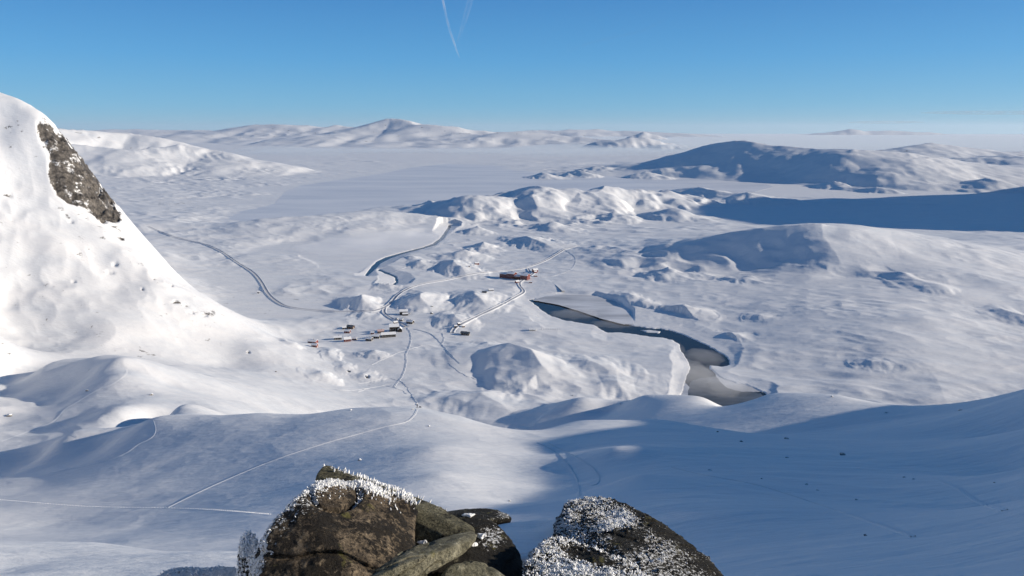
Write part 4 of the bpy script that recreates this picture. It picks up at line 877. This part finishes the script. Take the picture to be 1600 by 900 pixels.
# wind-packed snow between the two piles
B4, X, N, RV = boulder('snow_drift', [(760, 818, 3.5), (790, 811, 3.6), (830, 807, 3.6), (872, 801, 3.6), (905, 800, 3.5), (905, 860, 2.9), (850, 880, 2.7), (815, 880, 2.7), (790, 850, 2.9), (770, 965, 3), (900, 965, 3), (780, 850, 4.4), (880, 850, 4.4)], DRIFT, 6, .08, .012, 70, None, .0, freq=2)
tag(B4, kind='stuff')
# ------------------------------------------------------------------ stones on the slopes
STONE = rock_mat('stone', (.10, .09, .08), (.04, .038, .035), (.18, .17, .15), .2)
_sn = STONE.node_tree
stones = [(562, 719, 9, .9, 'snow-plastered block casting a small shadow on the sunlit shoulder left of centre', 60), (1315, 711, 13, .15, 'dark reddish rock, largest of the stones on the shaded bowl', 60), (1229, 686, 9, .2, 'dark rock on the crest above the shaded bowl', 60), (1122, 675, 6, .2, 'small dark rock on the crest at the left of the shaded bowl', 60),
 (1158, 690, 8, .4, 'flat snow-dusted rock just below the crest of the shaded bowl', 60), (1230, 715, 7, .5, 'snow-dusted rock straight below the crest rock in the shaded bowl', 60), (1109, 735, 8, .4, 'dark rock beside the upper end of the long ski track in the shade', 60), (1260, 757, 7, .6, 'pale rimed stone just above the long ski track in the shade', 60), (1277, 766, 6, .7, 'pale rimed stone right of the ski track bend in the shade', 60),
 (1338, 781, 7, .5, 'small speckled rock at the middle of the shaded bowl', 60), (1352, 837, 8, .1, 'flat dark rock low in the shaded bowl, nearest to the viewer', 60), (1413, 746, 6, .3, 'left one of two tiny dark rocks in the right of the shaded bowl', 60), (1427, 749, 6, .3, 'right one of two tiny dark rocks in the right of the shaded bowl', 60), (1190, 748, 5, .5, 'tiny stone on the shaded slope between two larger rocks', 60),
 (1554, 754, 6, .8, 'snowy stone on the shaded slope near the right edge', 60), (15, 650, 13, .45, 'dark boulder with a snow cap near the left edge beyond the shoulder', 300), (236, 617, 9, .8, 'snow-plastered rock on the lit slope left of the shoulder crest', 300), (136, 611, 6, .3, 'dark rock beside the winding ski track on the left', 300), (548, 641, 6, .8, 'small white block on the shoulder skyline left of the skier', 240),
 (670, 666, 6, .8, 'small snowy hump just below the skier', 200), (645, 640, 5, .3, 'low dark rock beside the skier', 200), (431, 581, 4, .1, 'dark lone boulder on the snow field below the village', 500), (572, 589, 9, .3, 'dark craggy outcrop on the hillock below the village', 500), (545, 580, 7, .4, 'dark outcrop on the lower left of the hillock below the village', 500),
 (675, 479, 5, .3, 'dark outcrop on the lit face of the knoll right of the road fork', 700), (675, 490, 7, .5, 'lower outcrop on the lit face of the knoll right of the road fork', 700), (640, 490, 3, .5, 'tiny rock at the foot of the knoll by the hut', 700), (796, 783, 6, .9, 'snowy stone with a wind scoop on the bright shoulder above the rock gap', 60), (1300, 620, 6, .8, 'snowy lump on the lit ridge beyond the shaded bowl', 400), (1500, 641, 8, .8, 'snow-capped rock where the far ridge meets the shaded slope', 400),
 (1385, 645, 7, .5, 'dark wind-scooped rock on the lit ridge at the right', 400), (895, 618, 4, .6, 'tiny rock on the skyline of the ridge that hides the river', 400), (970, 631, 6, .9, 'snowy block on the shaded ridge face below the river', 400)]
for i, (u, v, sz, sn, lab, y0) in enumerate(stones):
    x, y = hit(u, v, y0); z = float(ground_z(x, y)[0]); s = sz * y / FPX * .5; rng = np.random.RandomState(100 + i)
    pts = rng.randn(14, 3); pts /= np.linalg.norm(pts, axis=1)[:, None]; pts = pts * np.array([s, s * .8, s * .55]) * rng.uniform(.8, 1.1, (14, 1)) + np.array([x, y, z + s * .18])
    o, *_ = boulder('snow_dusted_rock', None, STONE, 4, .05, s * .10, 100 + i, (lambda sn: (lambda X, n, u, v: sn * .35 + sstep(.15, .6, n[:, 2]) * (.35 + sn * .6)))(sn), 0, wpts=pts, rime_h=s * .02, freq=1.2 / s)
    tag(o, lab, 'rock')
# ------------------------------------------------------------------ the village
RED = mat('red_paint', (.15, .026, .022), .7, .2); TAR = mat('tarred_wood', (.028, .022, .018), .8, .2); BRWN = mat('brown_wood', (.09, .05, .03), .8, .2); GREYW = mat('grey_wood', (.12, .12, .12), .8, .2); PALEW = mat('pale_wall', (.5, .45, .38), .8, .2)
for _m_ in (RED, TAR, BRWN, GREYW):
    _c = tuple(_m_.node_tree.nodes['Principled BSDF'].inputs['Base Color'].default_value)[:3]; _g = nd(_m_, 'ShaderNodeTexCoord'); _w = nd(_m_, 'ShaderNodeTexWave', Scale=3.0, Distortion=.6); lk(_m_, _g.outputs['Object'], _w.inputs['Vector'])
    lk(_m_, ramp(_m_, _w.outputs[0], [(.0, tuple(c * .7 for c in _c)), (.4, _c), (1.0, tuple(c * 1.15 for c in _c))]).outputs[0], _m_.node_tree.nodes['Principled BSDF'].inputs['Base Color'])
ROOFS = mat('roof_snow', (.86, .87, .88), .6, .2); ROOFD = mat('roof_slate', (.10, .12, .14), .7, .3); ROOFR = mat('roof_pinkish', (.62, .45, .42), .7, .2)
TRIM = mat('white_trim', (.75, .75, .72), .6, .2); GLASS = mat('window_glass', (.02, .025, .03), .1, .6); STEEL = mat('dark_metal', (.05, .05, .055), .5, .5); BRICK = mat('chimney_brick', (.22, .16, .13), .8, .2)
def box(V, F, x0, x1, y0, y1, z0, z1):
    i = len(V); V += [(x0, y0, z0), (x1, y0, z0), (x1, y1, z0), (x0, y1, z0), (x0, y0, z1), (x1, y0, z1), (x1, y1, z1), (x0, y1, z1)]
    F += [(i, i + 3, i + 2, i + 1), (i + 4, i + 5, i + 6, i + 7), (i, i + 1, i + 5, i + 4), (i + 1, i + 2, i + 6, i + 5), (i + 2, i + 3, i + 7, i + 6), (i + 3, i, i + 4, i + 7)]
def bpart(name, boxes, m, parent):
    V, F = [], []
    for b in boxes: box(V, F, *b)
    return link_mesh(name, V, F, m, parent)
def gable(parent, L, W, H, rise, wall, roofm, x=0.0, y=0.0, over=.5, snow=.45, rot=0):
    """walls with gables along local x, roof slab with real thickness"""
    hx, hy = L / 2, W / 2
    def T(p):
        a, b, c_ = p
        if rot: a, b = -b, a
        return (a + x, b + y, c_)
    V = [T(p) for p in ((-hx, -hy, -2.5), (hx, -hy, -2.5), (hx, hy, -2.5), (-hx, hy, -2.5), (-hx, -hy, H), (hx, -hy, H), (hx, hy, H), (-hx, hy, H), (-hx, 0, H + rise), (hx, 0, H + rise))]
    F = [(0, 1, 5, 4), (2, 3, 7, 6), (1, 2, 6, 9, 5), (3, 0, 4, 8, 7), (0, 3, 2, 1)]
    link_mesh('wall', V, F, wall, parent)
    k = rise / hy; ox = hx + over; oy = hy + over; ze = H - over * k + .03; zr = H + rise + .03
    V = [T(p) for p in ((-ox, -oy, ze), (ox, -oy, ze), (ox, 0, zr), (-ox, 0, zr), (ox, oy, ze), (-ox, oy, ze), (-ox, -oy, ze + snow), (ox, -oy, ze + snow), (ox, 0, zr + snow), (-ox, 0, zr + snow), (ox, oy, ze + snow), (-ox, oy, ze + snow))]
    F = [(0, 3, 2, 1), (3, 5, 4, 2), (6, 7, 8, 9), (9, 8, 10, 11), (0, 1, 7, 6), (5, 11, 10, 4), (1, 2, 8, 7), (2, 4, 10, 8), (0, 6, 9, 3), (3, 9, 11, 5)]
    return link_mesh('roof', V, F, roofm, parent)
def windows(parent, L, W, n, z, s=1.0, faces=(-1, 1), x0=0.0, frame=TRIM, hgt=1.3):
    for fy in faces:
        for i in range(n):
            cx = x0 - L / 2 + L * (i + .5) / n; y_ = fy * (W / 2)
            a, b = (y_ - .10, y_ - .02) if fy < 0 else (y_ + .02, y_ + .10)
            f = bpart('window', [(cx - .6 * s, cx + .6 * s, a, b, z, z + hgt)], frame, parent)
            a2, b2 = (y_ - .14, y_ - .104) if fy < 0 else (y_ + .104, y_ + .14)
            bpart('pane', [(cx - .46 * s, cx - .04, a2, b2, z + .12, z + hgt - .12), (cx + .04, cx + .46 * s, a2, b2, z + .12, z + hgt - .12)], GLASS, f)
def house(name, u, v, wpx, label, wall=TAR, roofm=ROOFS, rz=-12, H=2.6, rise=1.5, ratio=.62, nwin=3, chim=True, annex=None, y0=600.0, group=None, cat='cabin'):
    x, y = hit(u, v, y0); L = wpx * y / FPX; W = min(L * ratio, 11)
    gz0 = float(ground_z(x, y)[0])
    H *= 1.3; rise *= 1.15
    t = empty(name, (x, y, gz0 - .1), R(rz)); tag(t, label, cat, group)
    rf = gable(t, L, W, H, rise, wall, roofm)
    if chim: bpart('chimney', [(L * .12 - .35, L * .12 + .35, -.3, .4, H + rise * .7, H + rise + 1.2)], BRICK, rf)
    if nwin: windows(t, L, W, nwin, 1.0 if H < 4 else 3.4)
    if H > 4: windows(t, L, W, nwin, .7)
    d = bpart('door', [(L / 2 + .02, L / 2 + .09, -.5, .5, -.2, 2.0)], TRIM, t); bpart('handle', [(L / 2 + .092, L / 2 + .15, .3, .38, .85, .95)], STEEL, d)
    if annex:
        ax, ay, al, aw, ah, ar, rot = annex; gable(t, al, aw, ah, ar, wall, roofm, ax, ay, .35, .4, rot)
    return t
house('red_house', 489, 536, 14, 'long red house with snowy roof, leftmost of the village', RED, rz=-14, nwin=4)
house('red_cabin', 492, 542, 9, 'small red cabin just in front of the leftmost long red house', RED, rz=-14, nwin=2)
house('cabin', 528, 530, 12, 'dark low cabin with thick white roof between the two red houses at the village left', TAR, rz=12)
house('red_house', 543, 533, 11, 'bright red house in the left half of the village front row', RED, rz=20, H=3.0, rise=2.0)
house('shed', 554, 531, 7, 'little dark shed right beside the bright red house', BRWN, rz=-5, nwin=1, H=2.0, rise=1.0)
house('cabin', 577, 532, 10, 'dark cabin standing alone in front, left of the long lodge', TAR, rz=-20)
house('cabin', 588, 528, 11, 'low grey-roofed cabin in the shade at the left end of the long lodge', TAR, rz=-10, nwin=3)
house('lodge', 607, 526, 23, 'long dark lodge with a row of windows and snowy roof in the village centre', TAR, rz=14, H=3.4, rise=2.0, ratio=.36, nwin=9, cat='lodge')
house('cabin', 595, 520, 10, 'pinkish-roofed cabin behind the long lodge', BRWN, ROOFR, rz=12, nwin=2)
house('red_shed', 582, 522, 5, 'tiny red shed standing behind the cabins left of the long lodge', RED, rz=0, nwin=1, H=2.2, rise=1.0, chim=False)
house('mountain_hotel', 616, 517, 15, 'tall dark house with a large snowy roof and a gabled wing, biggest of the village', TAR, rz=10, H=6.0, rise=3.0, ratio=.75, nwin=4, annex=(8.5, -4.5, 9, 6, 4.2, 2.6, 1), cat='house')
house('shed', 618, 506, 6, 'small dark shed behind the tall dark house', BRWN, rz=30, nwin=1, H=2.4, rise=1.2, chim=False)
house('cabin', 548, 513, 11, 'cabin with a blue-grey roof at the back left of the village', BRWN, ROOFD, rz=-20, nwin=2)
house('shed', 538, 514, 6, 'small shed left of the blue-grey roofed cabin', TAR, rz=15, nwin=1, chim=False, H=2.2, rise=1.0)
house('red_cabin', 543, 520, 9, 'reddish cabin with snowy roof in front of the blue-grey roofed cabin', RED, rz=-12, nwin=2)
house('cabin', 631, 491, 13, 'dark two-roofed cabin in the shade of the knoll above the village', TAR, rz=8, H=4.4, rise=2.2, annex=(2.5, -6, 9, 5, 2.4, 1.5, 0), nwin=3)
house('cabin', 641, 505, 11, 'dark cabin with shaded roof beside the road junction right of the village', TAR, rz=-28, nwin=3)
house('shed', 620, 499, 4, 'tiny snow-covered shed, left one of the pair by the village road', TAR, rz=-25, nwin=0, chim=False, H=1.6, rise=.6)
house('shed', 627, 501, 6, 'dark snow-covered shed, right one of the pair by the village road', TAR, rz=-25, nwin=1, chim=False, H=1.8, rise=.7)
house('hut', 727, 523, 14, 'long dark hut with a grey roof at the lower end of the straight road', TAR, ROOFD, rz=-18, H=2.6, rise=1.2, ratio=.4, nwin=4, cat='hut')
house('shed', 712, 512, 4, 'black shed on the left of the road end, lower one', TAR, rz=20, nwin=0, chim=False, H=2.6, rise=.8)
house('shed', 717, 508, 4, 'black shed on the left of the road end, upper one', TAR, rz=40, nwin=0, chim=False, H=2.4, rise=.8)
house('shed', 724, 511, 4, 'brown shed on the right of the road end', BRWN, rz=30, nwin=0, chim=False, H=1.8, rise=.7)
house('red_cabin', 808, 442, 6, 'small red cabin with bright roof below the long red hotel', RED, rz=35, nwin=2)
house('red_shed', 829, 442, 4.5, 'tiny red shed below the right end of the long red hotel', RED, rz=0, nwin=1, chim=False, H=1.8, rise=.7)
house('red_house', 836, 425, 8, 'red house with snow-clogged roof just right of the long red hotel', RED, rz=30, nwin=2, H=4.0, rise=2.0, annex=(-3, -6, 6, 4, 2.6, 1.4, 0))
house('red_cabin', 837, 432, 5, 'small red cabin between the hotel and the branch track', RED, rz=10, nwin=1, H=2.0, rise=1.0)
house('hut', 745, 413, 6.5, 'lone dark red hut with white roof above the road, left of the hotel', RED, rz=20, nwin=1, cat='hut')
house('shed', 733, 417, 2.6, 'tiny brown shed left of the lone hut above the road', BRWN, rz=0, nwin=0, chim=False, H=1.6, rise=.6)
house('hut', 767, 454, 8, 'white-roofed low hut on the hollow below the hotel', GREYW, rz=15, nwin=1, H=1.6, rise=1.5, chim=False, cat='hut')
house('hut', 757, 457, 7, 'half-buried grey hut left of the white-roofed low hut', GREYW, ROOFD, rz=-10, nwin=0, H=1.0, rise=1.0, chim=False, cat='hut')
house('hut', 832, 516, 10, 'snow-buried hut alone on the field between village and river', PALEW, rz=0, nwin=1, H=1.2, rise=1.5, chim=False, cat='hut')
house('hut', 404, 458, 3.4, 'lone dark hut on the slope beside the long curving road', TAR, rz=0, nwin=1, chim=False, H=2, rise=1, cat='hut')
# the long red hotel: two tall blocks joined by a lower one
x0_, y0_ = hit(783, 433, 900); x1_, y1_ = hit(826, 437, 900)
ang = math.atan2(y1_ - y0_, x1_ - x0_); LL = math.hypot(x1_ - x0_, y1_ - y0_); cx_, cy_ = (x0_ + x1_) / 2, (y0_ + y1_) / 2
hz0 = min(float(ground_z(x0_, y0_)[0]), float(ground_z(x1_, y1_)[0]), float(ground_z(cx_, cy_)[0]))
HT = empty('red_hotel', (cx_, cy_, hz0), ang); tag(HT, 'long red hotel with rows of white-framed windows and a blue-white roof beside the road', 'hotel')
def hblock(a, b, W, H, rise, roofm, n, floors, cross=False):
    L = (b - a) * LL; xc = ((a + b) / 2 - .5) * LL
    gable(HT, L, W, H, rise, RED, roofm, xc, 0, .5, .4)
    for f in range(floors):
        windows(HT, L, W, n, .9 + f * 2.9, 1.0, (-1,), xc, TRIM, 1.5)
hblock(0, .26, 14, 8.6, 2.6, ROOFS, 5, 3); hblock(.265, .52, 15.5, 10.4, 3.0, ROOFS, 6, 3); hblock(.525, .74, 12, 6.2, 2.4, ROOFS, 5, 2); hblock(.745, 1.0, 15, 9.4, 3.0, ROOFS, 6, 3)
for f in range(3):
    for k in (-1, 0, 1):
        y_ = k * 4.2; fr_ = bpart('window', [(LL / 2 + .02, LL / 2 + .1, y_ - .7, y_ + .7, .9 + f * 2.9, 2.4 + f * 2.9)], TRIM, HT); bpart('pane', [(LL / 2 + .104, LL / 2 + .14, y_ - .55, y_ + .55, 1.05 + f * 2.9, 2.25 + f * 2.9)], GLASS, fr_)
bpart('gallery', [((.525 - .5) * LL, (.74 - .5) * LL, -9.5, -6.1, -1, 2.6)], BRWN, HT)
bpart('chimney', [(-.1 * LL - .6, -.1 * LL + .6, -.6, .6, 12.5, 15.3), (.33 * LL - .6, .33 * LL + .6, -.6, .6, 11.2, 14.2)], BRICK, HT)
# footbridge-like ramp down to the pond ice
xa, ya = hit(862, 438, 900); xb, yb_ = hit(880, 457, 900); aa_ = math.atan2(yb_ - ya, xb - xa); LL2 = math.hypot(xb - xa, yb_ - ya)
BR = empty('pier', ((xa + xb) / 2, (ya + yb_) / 2, 1.2), aa_); tag(BR, 'snow-covered concrete pier running down to the frozen pond', 'pier')
bpart('deck', [(-LL2 / 2, LL2 / 2, -2.6, 2.6, 3.4, 4.2)], GREYW, BR); bpart('snow_cover', [(-LL2 / 2, LL2 / 2, -2.3, 2.3, 4.203, 4.6)], ROOFS, BR)
for k in range(5): bpart('pillar', [(-LL2 / 2 + LL2 * (k + .5) / 5 - .5, -LL2 / 2 + LL2 * (k + .5) / 5 + .5, -2.2, 2.2, -3, 3.4)], GREYW, BR)
# marker posts running from the snow-buried hut
POSTM = mat('post_wood', (.12, .08, .05), .8, .2)
pm = None
for k in range(9):
    u = 846 + k * 3.6; x, y = hit(u, 515.5, 600); z = float(ground_z(x, y)[0])
    if pm is None:
        V, F = [], []; box(V, F, -.12, .12, -.12, .12, -.5, 2.2); box(V, F, -.16, .16, -.16, .16, 2.2, 2.5)
        pm = link_mesh('marker_post', V, F, POSTM); o = pm
    else: o = pm.copy(); COL.objects.link(o)
    o.location = (x, y, z); tag(o, 'thin wooden post in the line beside the snow-buried hut', 'post', 'marker posts beside the snow-buried hut')
# ------------------------------------------------------------------ the skier on the shoulder
JACK = mat('dark_jacket', (.02, .022, .03), .8, .2); SKIN = mat('skin', (.45, .28, .2), .6, .3); SKIM = mat('ski', (.05, .05, .06), .4, .5)
sx_, sy_ = hit(652, 637, 240); sz_ = float(ground_z(sx_, sy_)[0])
def skin_body(name, joints, edges, radii, m, parent=None, loc=(0, 0, 0)):
    me = bpy.data.meshes.new(name); me.from_pydata(joints, edges, []); o = bpy.data.objects.new(name, me); COL.objects.link(o); o.location = loc
    if parent: o.parent = parent
    o.modifiers.new('skin', 'SKIN'); sk = me.skin_vertices[0].data if me.skin_vertices else None
    if sk is None:
        bpy.context.view_layer.objects.active = o; bm = bmesh.new(); bm.from_mesh(me); l = bm.verts.layers.skin.verify(); bm.to_mesh(me); bm.free(); sk = me.skin_vertices[0].data
    for i, r in enumerate(radii): sk[i].radius = (r, r)
    sk[0].use_root = True
    su = o.modifiers.new('sub', 'SUBSURF'); su.levels = 2; su.render_levels = 2; me.materials.append(m); return o
J = [(0, 0, .98), (0, -.02, 1.2), (0, -.03, 1.42), (0, -.02, 1.55), (0, -.04, 1.68), (.1, 0, .93), (.11, -.04, .52), (.11, .02, .1), (.11, -.12, .05), (-.1, 0, .93), (-.12, .06, .52), (-.11, .14, .1), (-.11, .0, .05),
     (.2, -.03, 1.42), (.29, -.1, 1.16), (.3, -.3, 1.02), (-.2, -.03, 1.42), (-.3, -.06, 1.16), (-.31, -.24, 1.0), (0, -.05, 1.76)]
E = [(0, 1), (1, 2), (2, 3), (3, 4), (4, 19), (0, 5), (5, 6), (6, 7), (7, 8), (0, 9), (9, 10), (10, 11), (11, 12), (2, 13), (13, 14), (14, 15), (2, 16), (16, 17), (17, 18)]
Rr = [.16, .15, .17, .06, .105, .11, .075, .055, .05, .11, .075, .055, .05, .075, .055, .045, .075, .055, .045, .09]
pe = skin_body('person', J, E, Rr, JACK, None, (sx_, sy_, sz_ + .05)); pe.rotation_euler = (0, 0, R(60)); tag(pe, 'person in dark clothing standing on skis at the crest of the near snow shoulder', 'person')
V, F = [], []; box(V, F, -.09, .09, -.2, .14, 1.12, 1.5); link_mesh('backpack', [(a, b + .22, c_) for a, b, c_ in V], F, mat('pack', (.03, .03, .04), .8), pe)
skp = None
for s_ in (-1, 1):
    if skp is None:
        V, F = [], []; box(V, F, -.05, .05, -.85, .85, .0, .03); i = len(V); V += [(-.05, -.85, 0), (.05, -.85, 0), (.04, -1.02, .13), (-.04, -1.02, .13), (-.05, -.85, .03), (.05, -.85, .03), (.04, -1.02, .155), (-.04, -1.02, .155)]; F += [(i, i + 1, i + 2, i + 3), (i + 7, i + 6, i + 5, i + 4), (i, i + 3, i + 7, i + 4), (i + 1, i + 5, i + 6, i + 2), (i + 3, i + 2, i + 6, i + 7)]
        o = skp = link_mesh('ski', V, F, SKIM)
    else: o = skp.copy(); COL.objects.link(o)
    a60 = R(60); ox = s_ * .11; o.location = (sx_ + ox * math.cos(a60), sy_ + ox * math.sin(a60), sz_ + .03); o.rotation_euler = (0, 0, a60)
    tag(o, 'dark ski under the foot of the person on the shoulder', 'ski', "the person's pair of skis")
PU = empty('pulk_sled', (sx_ + 1.3, sy_ + .4, sz_), R(70)); tag(PU, 'low dark pulk sled with a bundled load beside the person on skis', 'sled')
V, F = [], []; V = [(-.25, -.7, .12), (.25, -.7, .12), (.2, -.55, 0), (-.2, -.55, 0), (.22, .6, 0), (-.22, .6, 0), (-.27, .65, .16), (.27, .65, .16)]; F = [(0, 3, 2, 1), (3, 5, 4, 2), (5, 6, 7, 4), (0, 6, 5, 3), (1, 2, 4, 7)]; link_mesh('tray', V, F, SKIM, PU)
V, F = [], []; box(V, F, -.19, .19, -.5, .5, .06, .34); box(V, F, -.14, .14, -.4, .35, .34, .44); link_mesh('load', V, F, JACK, PU)
